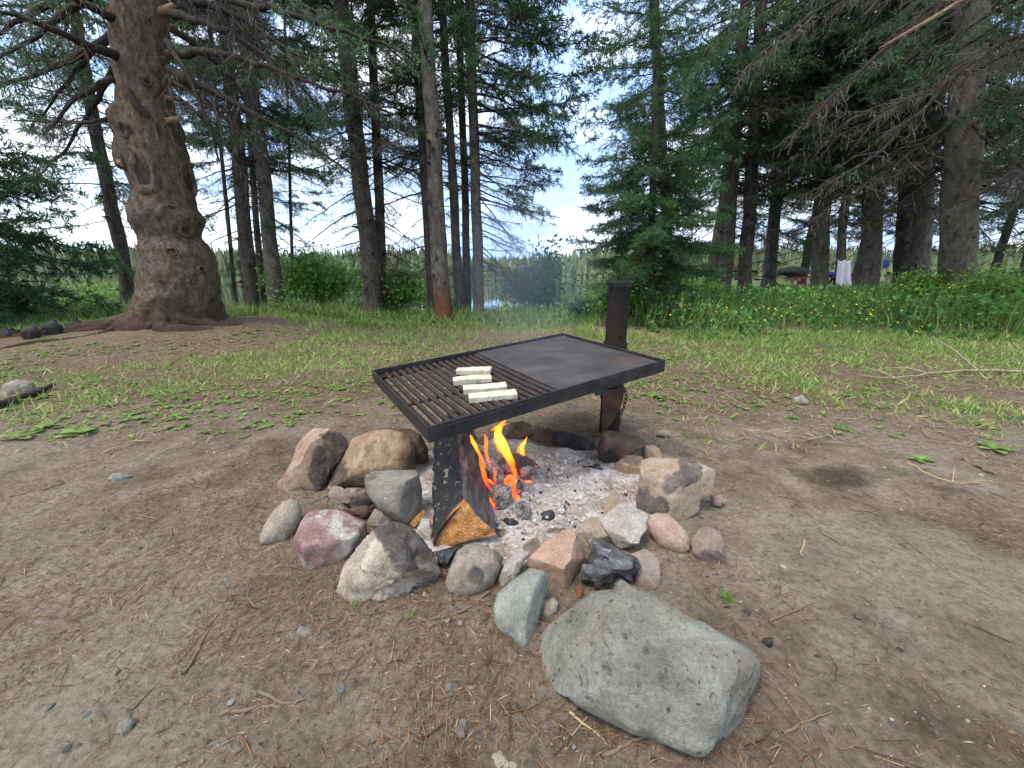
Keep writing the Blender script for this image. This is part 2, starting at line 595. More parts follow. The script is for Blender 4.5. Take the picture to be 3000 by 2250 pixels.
ad_ = N(t, 'ShaderNodeMath', operation='ADD'); t.links.new(fin.outputs['Fac'], ad_.inputs[0]); t.links.new(cl.outputs['Fac'], ad_.inputs[1])
bump(t, b, ad_.outputs[0], 1.0, .026)
tag(mb.obj('ground', gm), kind='structure')

# lake
mb = MB()
mb.add([(-480, 5, -1.35), (480, 5, -1.35), (480, 330, -1.35), (-480, 330, -1.35)], [(0, 1, 2, 3)])
m, t, b = newmat('lake_water')
b.inputs['Base Color'].default_value = (.012, .018, .016, 1)
b.inputs['Roughness'].default_value = .03
b.inputs['IOR'].default_value = 1.33
nb = noise_node(t, 2.2, 3, .5, stretch=(1, .35, 1))
bump(t, b, nb.outputs['Fac'], .05, .05)
tag(mb.obj('lake_water', m), kind='structure')

# far forest, one mass
rng = np.random.default_rng(4)
n = 15000
tx = rng.uniform(-460, 420, n)
d = 187 + rng.exponential(26, n)
ty = d - .0006 * tx * tx
tz = land(tx, ty) - .2
th_ = rng.uniform(5.5, 12.5, n) * (1 + .35 * fbm2(tx, ty, .02, 2, 8)) * (1 + .28 * sstep(20, 60, tx))
mbf = MB()
lay = [(.02, .14, .52), (.26, .13, .76), (.52, .085, 1.0)]
for z0, r, z1 in lay:
    k = 6
    a = rng.uniform(0, 6.28, n)[:, None] + np.arange(k) * 2 * np.pi / k
    rr = th_[:, None] * r * rng.uniform(.6, 1.25, (n, k))
    ringz = (tz + th_ * z0)[:, None] + th_[:, None] * rng.uniform(-.05, .05, (n, k))
    ring = np.stack([tx[:, None] + np.cos(a) * rr, ty[:, None] + np.sin(a) * rr, ringz], -1)
    tip = np.stack([tx, ty, tz + th_ * z1], -1)[:, None]
    V = np.concatenate([ring, tip], 1).reshape(-1, 3)
    bse = np.arange(n)[:, None] * (k + 1)
    F = np.concatenate([bse + np.array([[q, (q + 1) % k, k]]) for q in range(k)])
    mbf.add(V, F)
tag(mbf.obj('far_forest', M['far'], smooth=False), 'distant pale green spruce wood along the far lake shore', 'forest', kind='stuff')


# ------------------------------------------------------------------ branches
def grow(mb, P, r0, r1, rng, kind, twl=.45, dens=1.0, start=.12, sides=6, hang=0.0, lichen=0.0, nl=.075, nw=.0085):
    """wood tube along P with side twigs; kind 'dead', 'live' or 'mixed'. materials: 0 bark 1 twig 2 needles 3 lichen"""
    P = np.asarray(P, float)
    seg = np.linalg.norm(np.diff(P, axis=0), axis=1)
    cum = np.concatenate([[0], np.cumsum(seg)])
    Ln = cum[-1]
    s = np.linspace(0, 1, max(8, int(Ln / .16)))
    Q = np.stack([np.interp(s * Ln, cum, P[:, k]) for k in range(3)], 1)
    # smooth corners and roughen
    for _ in range(3):
        Q[1:-1] = Q[1:-1] * .5 + (Q[:-2] + Q[2:]) * .25
    Q[1:] += rng.normal(0, .011, Q[1:].shape)
    R = r0 + (r1 - r0) * s ** .8
    closed_tube(mb, Q, R, sides, 0)
    nt = int(Ln * 22 * dens)
    ts = np.sort(start + (1 - start) * rng.random(nt) ** .85)
    base = np.stack([np.interp(ts, s, Q[:, k]) for k in range(3)], 1)
    Tn = unit(np.stack([np.interp(ts, s, np.gradient(Q, axis=0)[:, k]) for k in range(3)], 1))
    up = np.array([0, 0, 1.0])
    side = unit(np.cross(Tn, up)) * np.where(np.arange(nt) % 2, 1, -1)[:, None]
    vert = rng.normal(0, .35, (nt, 1)) - hang * .6
    fw = rng.uniform(.35, .95, (nt, 1))
    D = unit(side * rng.uniform(.6, 1.0, (nt, 1)) + Tn * fw + up * vert)
    ln = twl * (0.30 + .8 * (1 - ts) ** .7) * rng.uniform(.45, 1.25, nt)
    # two-step twig with droop
    m1 = base + D * (ln * .5)[:, None]
    D2 = unit(D + np.array([0, 0, -1]) * (.25 + hang) + rng.normal(0, .2, (nt, 3)))
    e1 = m1 + D2 * (ln * .5)[:, None]
    tr = np.clip(.0022 + .005 * ln, .002, .006)
    V, F = prisms(base, m1, tr, tr * .8); mb.add(V, F, 1)
    V, F = prisms(m1, e1, tr * .8, tr * .35); mb.add(V, F, 1)
    # sub twigs
    ns = 7 if kind == 'dead' else 5
    f = rng.uniform(.12, .98, (nt, ns))
    pb = np.where(f[..., None] < .5, base[:, None] + (m1 - base)[:, None] * (f * 2)[..., None], m1[:, None] + (e1 - m1)[:, None] * (f * 2 - 1)[..., None])
    DD = unit(D[:, None] * .7 + rng.normal(0, .55, (nt, ns, 3)) + np.array([0, 0, -1]) * (.15 + hang))
    sl = ln[:, None] * rng.uniform(.15, .5, (nt, ns))
    pe = pb + DD * sl[..., None]
    V, F = prisms(pb.reshape(-1, 3), pe.reshape(-1, 3), .0022, .001); mb.add(V, F, 1)
    live = np.ones(nt, bool)
    if kind == 'dead': live[:] = False
    if kind == 'mixed': live = ts > .55 + rng.normal(0, .08, nt)
    if live.any():
        A0 = np.concatenate([base[live], m1[live], pb[live].reshape(-1, 3)])
        A1 = np.concatenate([m1[live], e1[live], pe[live].reshape(-1, 3)])
        ll = np.linalg.norm(A1 - A0, axis=1)
        cnt = np.maximum(1, (ll / (.021 if nw < .006 else .0145)).astype(int))
        idx = np.repeat(np.arange(len(A0)), cnt)
        q = rng.random(len(idx))
        p = A0[idx] + (A1 - A0)[idx] * q[:, None]
        ax = unit(A1 - A0)[idx]
        nd = unit(ax + rng.normal(0, .45, (len(idx), 3)) + np.array([0, 0, .12]))
        nlen = nl * rng.uniform(.55, 1.25, len(idx))
        wv = unit(np.cross(nd, rng.normal(0, 1, (len(idx), 3)))) * (nw * rng.uniform(.7, 1.3, (len(idx), 1)))
        V, F = leaves(p, nd * nlen[:, None], wv); mb.add(V, F, 2)
    if lichen > 0:
        k = int(Ln * 34 * lichen)
        src = np.concatenate([base, m1, pe.reshape(-1, 3)])
        p = src[rng.integers(0, len(src), k)]
        dn = unit(np.array([0, 0, -1.0]) + rng.normal(0, .22, (k, 3)))
        wv = unit(np.cross(dn, rng.normal(0, 1, (k, 3)))) * rng.uniform(.0015, .004, (k, 1))
        V, F = leaves(p, dn * rng.uniform(.03, .13, (k, 1)), wv); mb.add(V, F, 3)


BM = [M['branch_bark'], M['twig'], M['needle'], M['lichen']]
BMF = [M['branch_bark'], M['twig'], M['needle_fresh'], M['lichen']]


def variant(kind, seed, droop=.35, upturn=.25, lich=.4, dens=1.0, twl=.5, hang=.1, mats=BM, nw=.0063):
    rng = np.random.default_rng(seed)
    s = np.linspace(0, 1, 9)
    L_ = 2.0
    P = np.stack([L_ * s, .10 * np.sin(s * 3 + seed) * s, -droop * s ** 1.3 + upturn * s ** 3.2], 1)
    mbv = MB()
    grow(mbv, P, .021, .004, rng, kind, twl, dens, hang=hang, lichen=lich, nw=nw)
    return mbv.mesh('branch_' + kind, mats, True)


DEAD = [variant('dead', 10 + k, .30 + .12 * k, .12, .55, .75, .55, .15) for k in range(5)]
LIVE = [variant('live', 30 + k, .30 + .1 * k, .28, .15, 1.0, .52, .06) for k in range(5)]
MIXED = [variant('mixed', 50 + k, .35 + .1 * k, .25, .4, .9, .52, .1) for k in range(5)]
FRESH = [variant('live', 70 + k, .25 + .1 * k, .2, .0, 1.1, .5, .0, BMF) for k in range(3)]


def trunk_obj(P, R, mat, parent, sides=18, rough=.05, seed=1, flare=.35):
    P = np.asarray(P, float)
    base = P[0]
    # resample
    cum = np.concatenate([[0], np.cumsum(np.linalg.norm(np.diff(P, axis=0), axis=1))])
    s = np.unique(np.concatenate([np.linspace(0, min(1.0, cum[-1]), 12), np.arange(1.0, cum[-1], .22), [cum[-1]]]))
    Q = np.stack([np.interp(s, cum, P[:, k]) for k in range(3)], 1)
    r = np.interp(s, cum, R)
    r = r * (1 + flare * np.exp(-s / .22))
    rng = np.random.default_rng(seed)
    Q[:, :2] += .25 * r[:, None] * np.stack([fbm2(s, s * 0 + seed, .7, 2, seed), fbm2(s, s * 0 + seed + 9, .7, 2, seed + 3)], 1)
    th = np.arange(sides) / sides * 2 * np.pi
    A, S = np.meshgrid(th, s)
    n_ = fbm(np.stack([np.cos(A).ravel() * 1.3, np.sin(A).ravel() * 1.3, S.ravel() * 2.2], 1), 1.0, 3, seed).reshape(A.shape)
    lob = 1 + .14 * np.exp(-S / .25) * np.cos(A * 5 + seed)
    mbt = MB()
    closed_tube(mbt, Q, r, sides, 0, ref=(0.02, 1, 0.03), rad=(1 + rough * n_) * lob)
    return mbt.obj('trunk', mat, parent, base if parent is None else np.asarray(parent.location))


TRC = [0]
_mk = MB(); closed_tube(_mk, np.array([[-.05, 0, 0], [.012, 0, .002], [.05, 0, -.006]]), [.022, .018, .010], 7)
STUB = _mk.mesh('branch_stub', plain('dead_stub', (.022, .017, .014), .9, (.05, .038, .03), 30))


def stubs(root, r, slope, rng):
    for k in range(int(10 + r * 45)):
        h = rng.uniform(.25, 4.2); az = rng.uniform(math.pi * 1.02, math.pi * 1.98)
        o = bpy.data.objects.new('branch_stub', STUB); col.objects.link(o); o.parent = root
        rr_ = r * (1 - .07 * h)
        o.location = (slope * h + math.cos(az) * rr_, math.sin(az) * rr_, h)
        sc_k = rng.uniform(.7, 1.7); o.scale = (sc_k * rng.uniform(.7, 2.2), sc_k, sc_k)
        o.rotation_euler = (0, rng.uniform(-.3, .4), az)


def spruce(px, py_up, px_up, Y, r, label, Hh=11, mat='bark_grey', pb=None, spec=(), group='spruces round the clearing', X=None, lean=None, name='spruce_tree', flare=.35):
    """px: base x (2212 px); (px_up, py_up): a higher point of the trunk; spec: list of branch bands"""
    TRC[0] += 1
    seed = TRC[0]
    rng = np.random.default_rng(100 + seed)
    if X is None:
        # base where the ray column meets the ground at depth Y
        py = 640
        for _ in range(6):
            p = atY(px * K, py * K, Y)
            z = float(land(p[0], Y))
            # solve py for that z
            q = np.array([p[0], Y, z]) - CAM
            yv = q[2] * CP + q[1] * SP; zf = q[1] * CP - q[2] * SP
            py = (CY - FPX * yv / zf) / K
        X = p[0]
    r = r * Y / math.hypot(X, Y)                    # a pole seen off axis looks wider
    z = float(land(X, Y))
    up = atY(px_up * K, py_up * K, Y) if px_up is not None else np.array([X + (lean or 0), Y, 4.0])
    slope = (up[0] - X) / max(.5, up[2] - z)
    root = empty(name, (X, Y, z))
    tag(root, label, 'tree', group)
    hs = np.linspace(-.15, Hh, 14)
    P = np.stack([X + slope * np.clip(hs, 0, None), np.full(14, Y), z + hs], 1)
    R = r * (1 - .80 * np.clip(hs, 0, None) / Hh) + .012
    trunk_obj(P, R, M[mat], root, 14 if r < .12 else 22, .05 if r < .12 else .085, seed, flare)
    stubs(root, r, slope, rng) if r > .11 else None
    for (z0, z1, n, kinds, l0, l1, pitch, azc, azw) in spec:
        for k in range(n):
            h = z0 + (z1 - z0) * (k + rng.random()) / n
            az = (k * 2.399 + rng.normal(0, .3)) if azc is None else azc + rng.uniform(-azw, azw)
            kd = kinds[rng.integers(len(kinds))]
            me = {'D': DEAD, 'L': LIVE, 'M': MIXED, 'F': FRESH}[kd]
            me = me[rng.integers(len(me))]
            o = bpy.data.objects.new('branch', me)
            col.objects.link(o)
            o.parent = root
            f = (h - z0) / max(.1, z1 - z0)
            Ls = (l0 + (l1 - l0) * f) * rng.uniform(.7, 1.2) / 2.0
            o.location = (slope * h, 0, h)
            o.rotation_euler = (rng.normal(0, .25), -pitch - rng.normal(0, .12), az)
            o.scale = (Ls, Ls * rng.choice([-1, 1]) if False else Ls, Ls)
    return root


# bands: (z0, z1, n, kinds, len at z0, len at z1, pitch, azimuth centre or None, half width)
thin = [(2.7, 7, 30, 'LLM', 1.2, 1.8, .0, None, 0), (1.1, 3.2, 16, 'DDDM', 1.0, 1.5, -.1, None, 0), (3.0, 8, 30, 'DMML', 1.5, 2.0, .0, None, 0), (8, 10.5, 10, 'L', 1.8, .8, .1, None, 0)]
lacy = [(2.9, 7, 26, 'LLM', 1.2, 1.8, .0, None, 0), (.9, 3.2, 20, 'DDD', 1.1, 1.6, -.15, None, 0), (2.8, 8, 30, 'DDML', 1.6, 2.1, .0, None, 0), (8, 10.5, 10, 'L', 1.8, .8, .1, None, 0)]
few = [(3.0, 8, 16, 'LM', .9, 1.4, .0, None, 0), (1.4, 4, 10, 'D', .6, .9, -.05, None, 0), (3.6, 9, 16, 'DMML', 1.2, 1.5, .0, None, 0)]
dense = [(1.9, 3.4, 12, 'DDD', .9, 1.6, -.1, None, 0), (3.0, 6.0, 26, 'DDML', 1.8, 2.4, -.1, None, 0), (3.4, 7.0, 24, 'LLM', 1.7, 2.2, -.05, None, 0), (6.0, 12, 24, 'LM', 2.5, 1.4, .0, None, 0)]

spruce(285, 130, 180, 9.0, .17, 'leaning grey spruce just left behind the big knobbly trunk', 12, 'bark_grey', spec=thin)
spruce(517, 450, 490, 9.5, .05, 'pole-thin young spruce nearest right of the big knobbly trunk', 8, 'bark_grey', spec=few)
spruce(548, 330, 515, 8.0, .15, 'grey spruce with a broken greyish foot between two thinner stems, right of the knobbly trunk', 12, 'bark_grey', spec=thin)
spruce(572, 450, 552, 8.8, .07, 'slim dark stem tucked right behind a thicker grey spruce', 9, 'bark_grey', spec=few)
spruce(600, 190, 545, 7.9, .15, 'straight pale-footed spruce standing left of the round leafy shrub', 12, 'bark_pale', spec=thin)
spruce(637, 350, 625, 9.5, .035, 'thinnest bare pole at the left edge of the round leafy shrub', 7, 'bark_grey', spec=few)
spruce(808, 30, 741, 7.6, .165, 'stout grey spruce rising from the round shrub, thicker of its pair', 13, 'bark_grey', spec=lacy)
spruce(829, 300, 813, 8.0, .095, 'slimmer trunk pressed against the right of a stout grey spruce', 11, 'bark_grey', spec=lacy)
spruce(937, 200, 905, 7.9, .085, 'dark slim trunk at the left of the rusty-footed spruce', 11, 'bark_grey', spec=lacy)
spruce(957, 250, 930, 6.8, .135, 'spruce with flaring rust-coloured foot behind the grill', 12, 'bark_rust', flare=.75, spec=[(1.0, 3, 8, 'D', .7, 1.0, -.1, None, 0), (3, 9, 20, 'DML', 1.3, 1.8, 0, None, 0)])
spruce(997, 100, 961, 7.9, .085, 'leftmost slim trunk of the trio right of the rusty-footed spruce', 11, 'bark_grey', spec=few)
spruce(1011, 100, 994, 8.3, .075, 'middle, darkest trunk of the trio right of the rusty-footed spruce', 11, 'bark_grey', spec=few)
spruce(1036, 200, 1020, 7.9, .10, 'rightmost trunk of the trio, with green boughs reaching over the lake gap', 12, 'bark_pale',
       spec=[(.9, 2.4, 15, 'DDD', 1.2, 1.6, -.2, 0.1, 1.0), (2.2, 3.4, 12, 'DMM', 1.5, 1.6, -.1, 0.0, .9), (3.2, 7.0, 34, 'LLM', 1.75, 2.1, 0.0, .15, .95), (1.2, 8, 10, 'DDM', 1.0, 1.6, -.05, None, 0)])
# right of the gap
young = [(.6, 2.6, 100, 'LFF', 1.15, 1.15, -.12, None, 0), (2.4, 5.6, 74, 'LFF', 1.15, .5, .05, None, 0), (.3, .9, 8, 'D', .7, .9, -.2, None, 0)]
spruce(1404, 300, 1412, 6.8, .06, 'bushy dark green young spruce with low boughs behind the grill post', 6.4, 'bark_grey', spec=young)
spruce(1450, 100, 1417, 9.5, .13, 'tall lacy spruce rising behind the bushy young one', 13, 'bark_grey',
       spec=[(1.0, 3.5, 16, 'DDM', 1.3, 1.5, -.15, None, 0), (3.2, 9, 56, 'LMM', 1.6, 1.7, 0.0, None, 0), (9, 12.5, 16, 'L', 1.8, .7, .1, None, 0)])
spruce(1560, 400, 1580, 11.0, .20, 'leftmost of the stout trunks in the shady right grove', 13, 'bark_grey', spec=dense)
spruce(1607, 400, 1622, 11.0, .20, 'second stout trunk from the left in the shady right grove', 13, 'bark_grey', spec=dense)
spruce(1660, 420, 1676, 12.5, .20, 'dark trunk just left of the red picnic table', 13, 'bark_grey', spec=dense)
spruce(1768, 400, 1782, 10.6, .25, 'grey spotted trunk standing in front of the red picnic table', 13, 'bark_pale', spec=dense)
spruce(1806, 400, 1830, 15.0, .19, 'farther leaning trunk behind the white hanging cloth', 13, 'bark_grey', spec=dense)
spruce(1865, 400, 1888, 10.0, .29, 'thick spotted trunk right of the white hanging cloth', 13, 'bark_pale', spec=dense)
spruce(1946, 400, 1965, 9.8, .27, 'left one of the close pair of trunks beside the blue cloth', 13, 'bark_grey', spec=dense)
spruce(1982, 400, 2000, 9.2, .26, 'right one of the close pair of trunks beside the blue cloth', 13, 'bark_pale', spec=dense)
spruce(2062, 400, 2080, 7.6, .40, 'thickest grey spruce of the right grove, knot-scarred, amid tall weeds', 14, 'bark_pale',
       spec=[(1.9, 3.4, 16, 'DDD', 1.6, 2.4, -.3, None, 0), (3.0, 6.5, 34, 'DDM', 2.4, 2.8, -.3, None, 0), (6.5, 12, 20, 'LM', 2.8, 1.6, -.05, None, 0)])
spruce(None, None, None, 12.0, .25, 'shaded spruce at the far right edge beyond the thickest trunk', 13, 'bark_grey', X=16.4, lean=.3, spec=dense)
spruce(None, None, None, 6.0, .25, 'drooping dark spruce whose boughs enter at the left edge', 11, 'bark_grey', X=-9.6, lean=-.2,
       spec=[(.5, 2.6, 34, 'LLM', 2.4, 2.6, -.18, -.1, .9), (2.4, 5, 26, 'LLM', 2.4, 2.2, -.12, -.1, .9), (5, 10, 20, 'L', 2.4, 1.2, 0, None, 0)])

back = [(1.7, 4, 14, 'DDM', 1.6, 2.2, -.15, None, 0), (3.4, 13, 44, 'LLM', 2.6, 1.6, -.05, None, 0)]
for px_, Y_ in [(1530, 17.5), (1640, 19), (1720, 18), (1840, 20), (1925, 17.5), (2030, 19), (2130, 18), (2190, 16.5), (2205, 13.5)]:
    spruce(px_, None, None, Y_, .22, 'dark spruce in the back row behind the shady right grove', 14, 'bark_grey', spec=back, group='back row of the right grove', lean=0)

# ------------------------------------------------------------------ the big knobbly spruce
BX, BY = atY(380 * K, 690 * K, 5.1)[:2]
bz = float(land(BX, BY))
big_tree = tag(empty('spruce_tree', (BX, BY, bz)), 'huge knobbly spruce with scarred bulging trunk and bare roots', 'tree', 'spruces round the clearing')
edges = [(-900, 252, 322), (-300, 246, 346), (-80, 243, 358), (19, 243, 362), (93, 240, 364), (140, 245, 366), (187, 254, 369), (233, 257, 376), (252, 238, 388), (280, 243, 398), (303, 252, 400), (327, 248, 412),
         (355, 258, 419), (373, 271, 419), (420, 289, 420), (448, 279, 428), (467, 280, 448), (485, 284, 444), (513, 300, 437), (537, 300, 460), (560, 299, 469), (607, 296, 479), (653, 291, 482), (677, 279, 482), (700, 262, 486)]
zs_, cx_s, hw_s = [], [], []
for y, xl, xr in edges[::-1]:
    p = atY((xl + xr) / 2 * K, y * K, BY)
    dep_ = p[1] * CP - (p[2] - CAMH) * SP
    zs_.append(p[2]); cx_s.append(p[0]); hw_s.append((xr - xl) / 2 / 830 * dep_ * .78)
zs_ = np.array(zs_); cx_s = np.array(cx_s); hw_s = np.array(hw_s)
zz_ = np.concatenate([np.linspace(bz - .25, 4.6, 190), np.linspace(4.7, zs_[-1], 30)])
cxx = np.interp(zz_, zs_, cx_s); r = np.interp(zz_, zs_, hw_s)
for _ in range(2):
    cxx[1:-1] = cxx[1:-1] * .5 + (cxx[:-2] + cxx[2:]) * .25; r[1:-1] = r[1:-1] * .5 + (r[:-2] + r[2:]) * .25
r = r * (1 + .12 * np.exp(-np.clip(zz_ - bz, 0, None) / .09))
Q = np.stack([cxx, np.full(len(zz_), BY), zz_], 1)
ns = 96
th = np.arange(ns) / ns * 2 * np.pi
A, S = np.meshgrid(th, zz_)
pts3 = np.stack([np.cos(A).ravel() * .5, np.sin(A).ravel() * .5, S.ravel()], 1)
side_ = np.abs(np.cos(A))                              # the measured outline lies to the sides
nn = ((.085 * fbm(pts3, 2.4, 2, 5)).reshape(A.shape) * (1 - .8 * side_) + (.05 * fbm(pts3, 7, 4, 6) + .02 * fbm(pts3, 22, 3, 8)).reshape(A.shape))
rr_t = r[:, None] * (1 + nn)
V = np.stack([Q[:, 0][:, None] + np.cos(A) * rr_t, BY + np.sin(A) * rr_t, S], -1).reshape(-1, 3)
i = np.arange(len(zz_) - 1)[:, None] * ns; j = np.arange(ns)[None]
mb = MB()
mb.add(V, np.stack([i + j, i + (j + 1) % ns, i + ns + (j + 1) % ns, i + ns + j], -1).reshape(-1, 4))
a_c, b_c = capfan(V, np.arange(len(V) - ns, len(V))); mb.add(a_c, b_c)
btrunk = mb.obj('trunk', M['bark_big'], big_tree, np.array([BX, BY, bz]))
# surface point seen at a photo pixel


def on_trunk(px, py, out=0.0):
    ry = ray(*c1(px, py))
    best = None
    for T_ in np.linspace(4.0, 5.4, 180):
        p = CAM + ry * T_
        k = int(np.argmin(np.abs(Q[:, 2] - p[2])))
        if np.hypot(p[0] - Q[k, 0], p[1] - Q[k, 1]) < r[k]:
            best = p; break
    if best is None: best = CAM + ry * 4.9
    nrm = unit(np.array([best[0] - Q[k, 0], best[1] - Q[k, 1], 0]))
    return best, nrm


knot_m = plain('knot_scar', (.012, .009, .008), .9, (.05, .032, .022), 25, bd=.01)
rim_m = M['bark_big']
for (kx, ky, w, h) in [(762, 640, 26, 60), (662, 800, 34, 62), (866, 835, 30, 56), (795, 1165, 16, 14), (931, 1245, 14, 13), (858, 1065, 20, 22), (790, 966, 20, 10), (680, 380, 12, 10),
                       (885, 1300, 10, 9), (750, 1305, 9, 7), (545, 735, 12, 26), (575, 600, 16, 22)]:
    p, nr = on_trunk(kx, ky)
    sz = .63291 * 4.85 / FPX
    a = unit(np.cross([0, 0, 1], nr)); up_ = np.array([0, 0, 1.0])
    th = np.arange(14) / 14 * 2 * np.pi
    rg = np.random.default_rng(kx)
    wob_ = 1 + rg.normal(0, .08, 14)
    rings = []
    for (f, o_) in [(1.75, -.05), (1.35, .028), (1.05, .034), (.8, .012)]:
        rings.append(p + nr * o_ + (a * np.cos(th)[:, None] * w + up_ * np.sin(th)[:, None] * h) * (f * sz * wob_)[:, None])
    V = np.concatenate(rings)
    i = np.arange(3)[:, None] * 14; j = np.arange(14)[None]
    F = np.stack([i + j, i + (j + 1) % 14, i + 14 + (j + 1) % 14, i + 14 + j], -1).reshape(-1, 4)
    mk = MB(); mk.add(V, F, 0)
    c_, f_ = capfan(V, np.arange(42, 56)); c_[-1] += nr * -.006; mk.add(c_, f_, 1)
    mk.obj('knot', [rim_m, knot_m], btrunk, np.array([BX, BY, bz]))
# broken stubs and the split limb scar
stub_m = plain('broken_wood', (.13, .075, .045), .85, (.26, .17, .11), 40, bd=.004)
for (x0, y0, x1, y1, rr) in [(775, 455, 832, 455, .030), (770, 560, 835, 548, .032), (745, 60, 835, 15, .04), (540, 735, 560, 760, .03)]:
    p, nr = on_trunk(x0, y0)
    q = atY(*c1(x1, y1), p[1] - .12)
    mk = MB(); closed_tube(mk, np.array([p - nr * .05, (p + q) / 2, q]), [rr, rr * .9, rr * .7], 9)
    mk.obj('broken_stub', stub_m, btrunk, np.array([BX, BY, bz]))
pa, na = on_trunk(597, 415); pb_, nb_ = on_trunk(640, 500); pc, nc = on_trunk(690, 545)
mk = MB(); closed_tube(mk, np.array([pa + na * .02, pb_ + nb_ * .045, pc + nc * .03]), [.02, .045, .03], 9)
mk.obj('limb_scar', plain('dark_scar', (.02, .012, .009), .9, (.06, .03, .02), 30, bd=.01), btrunk, np.array([BX, BY, bz]))
# roots: (px,py) in the crop, following the ground
for ang, ln_, ra, rb, bend in [(184, 2.3, .10, .04, .15), (207, 1.1, .09, .05, -.25), (233, 2.2, .04, .02, .45),
                               (283, .50, .12, .08, .8), (312, .50, .09, .07, .9), (345, .6, .07, .03, .15)]:
    n_ = 30
    f_ = np.linspace(0, 1, n_); rho_ = .34 + ln_ * f_
    th_r = math.radians(ang) + bend * f_ ** 1.3 + .16 * np.sin(f_ * 8 + ang) * f_
    xr_, yr_ = BX + np.cos(th_r) * rho_, BY + np.sin(th_r) * rho_
    Rr = (ra + (rb - ra) * f_ ** .7) * (1 + .30 * fbm2(f_ * 7, f_ * 0 + ang, 1, 3, 3))
    zr_ = ground_z(xr_, yr_) + Rr * (.12 - 1.05 * f_ ** 1.8) + .16 * np.exp(-(rho_ - .34) / .12) + .03 * fbm2(f_ * 5, f_ * 0 + ang, 1, 2, 9)
    mk = MB(); V_, F_ = tube(np.stack([xr_, yr_, zr_], 1), Rr, 14)
    V_ = V_ + (unit(rng.normal(0, 1, V_.shape)) * .004); mk.add(V_, F_)
    a1, a2 = capfan(V_, np.arange(len(V_) - 14, len(V_))); mk.add(a1, a2)
    mk.obj('root', M['bark_big'], big_tree, np.array([BX, BY, bz]))

# its long limbs, followed by eye: (x, y in 2212 px, depth)
limbs = [([(262, 125, 4.9), (190, 95, 4.6), (120, 62, 4.3), (0, 22, 4.0)], .055, .015, 'dead', .6),
         ([(250, 40, 4.9), (180, 10, 4.6), (110, -40, 4.3)], .05, .015, 'mixed', .6),
         ([(365, 118, 4.9), (450, 108, 4.6), (560, 135, 4.3), (660, 178, 4.1), (770, 205, 4.0), (850, 245, 3.9)], .045, .008, 'dead', .7),
         ([(368, 150, 4.9), (470, 208, 4.7), (560, 245, 4.6), (660, 305, 4.5), (760, 375, 4.4)], .05, .008, 'mixed', .8),
         ([(366, 175, 4.9), (440, 205, 4.9), (520, 290, 4.8), (570, 330, 4.7)], .04, .008, 'dead', .9),
         ([(370, 30, 4.9), (480, 60, 4.6), (570, 110, 4.4), (640, 210, 4.2)], .045, .008, 'dead', .9),
         ([(365, -30, 4.9), (480, -5, 4.4), (640, 30, 4.0), (800, 85, 3.8), (900, 130, 3.7)], .05, .008, 'mixed', .8),
         ([(375, 0, 5.0), (520, 30, 4.9), (640, 120, 4.8), (760, 170, 4.7)], .045, .008, 'mixed', .9),
         ([(245, 170, 4.9), (200, 190, 4.8), (130, 230, 4.7), (90, 290, 4.6)], .035, .008, 'dead', .9),
         ([(256, 250, 4.9), (215, 262, 5.0), (160, 270, 5.1), (100, 262, 5.1), (30, 262, 5.0)], .03, .008, 'mixed', .8),
         ([(240, 80, 5.0), (150, 130, 5.2), (60, 170, 5.3), (-40, 190, 5.3)], .045, .01, 'mixed', 1.0),
         ([(250, -60, 5.0), (120, 0, 5.0), (20, 60, 5.0), (-90, 110, 5.0)], .05, .01, 'live', 1.0),
         ([(350, -90, 5.0), (420, -30, 5.3), (460, 60, 5.5), (480, 160, 5.6)], .045, .01, 'mixed', 1.0)]
limbs += [([(368, 200, 5.0), (450, 260, 5.1), (520, 350, 5.2), (560, 430, 5.2)], .035, .006, 'dead', 1.0),
          ([(366, 60, 5.0), (430, 90, 5.2), (500, 160, 5.4), (560, 250, 5.5), (590, 330, 5.5)], .04, .006, 'dead', 1.0),
          ([(362, 90, 4.8), (420, 170, 4.6), (455, 270, 4.5), (470, 350, 4.5)], .035, .006, 'dead', 1.0),
          ([(365, -10, 4.9), (470, 60, 4.8), (600, 140, 4.7), (700, 230, 4.7), (745, 300, 4.7)], .045, .006, 'mixed', 1.0),
          ([(360, -120, 4.9), (520, -60, 4.5), (680, 20, 4.3), (800, 120, 4.2)], .045, .006, 'mixed', 1.0),
          ([(255, 60, 5.0), (190, 120, 5.2), (130, 200, 5.3), (60, 280, 5.4)], .04, .006, 'mixed', 1.0),
          ([(245, 150, 5.1), (190, 250, 5.4), (140, 330, 5.5), (60, 400, 5.6)], .035, .006, 'mixed', 1.0),
          ([(240, -40, 4.8), (140, 20, 4.6), (60, 100, 4.5), (-60, 160, 4.4)], .045, .006, 'mixed', 1.0),
          ([(250, -100, 4.9), (190, -30, 5.2), (140, 60, 5.4), (100, 160, 5.5)], .04, .006, 'live', 1.0)]
for k, (path, ra, rb, kind, dn) in enumerate(limbs):
    pts = [atY(x * K, y * K, d_) for x, y, d_ in path]
    mk = MB()
    grow(mk, pts, ra, rb, np.random.default_rng(500 + k), kind, .55, dn, sides=8, hang=.35, lichen=.5, nw=.005, nl=.045)
    mk.obj('branch', BM, big_tree, np.array([BX, BY, bz]))

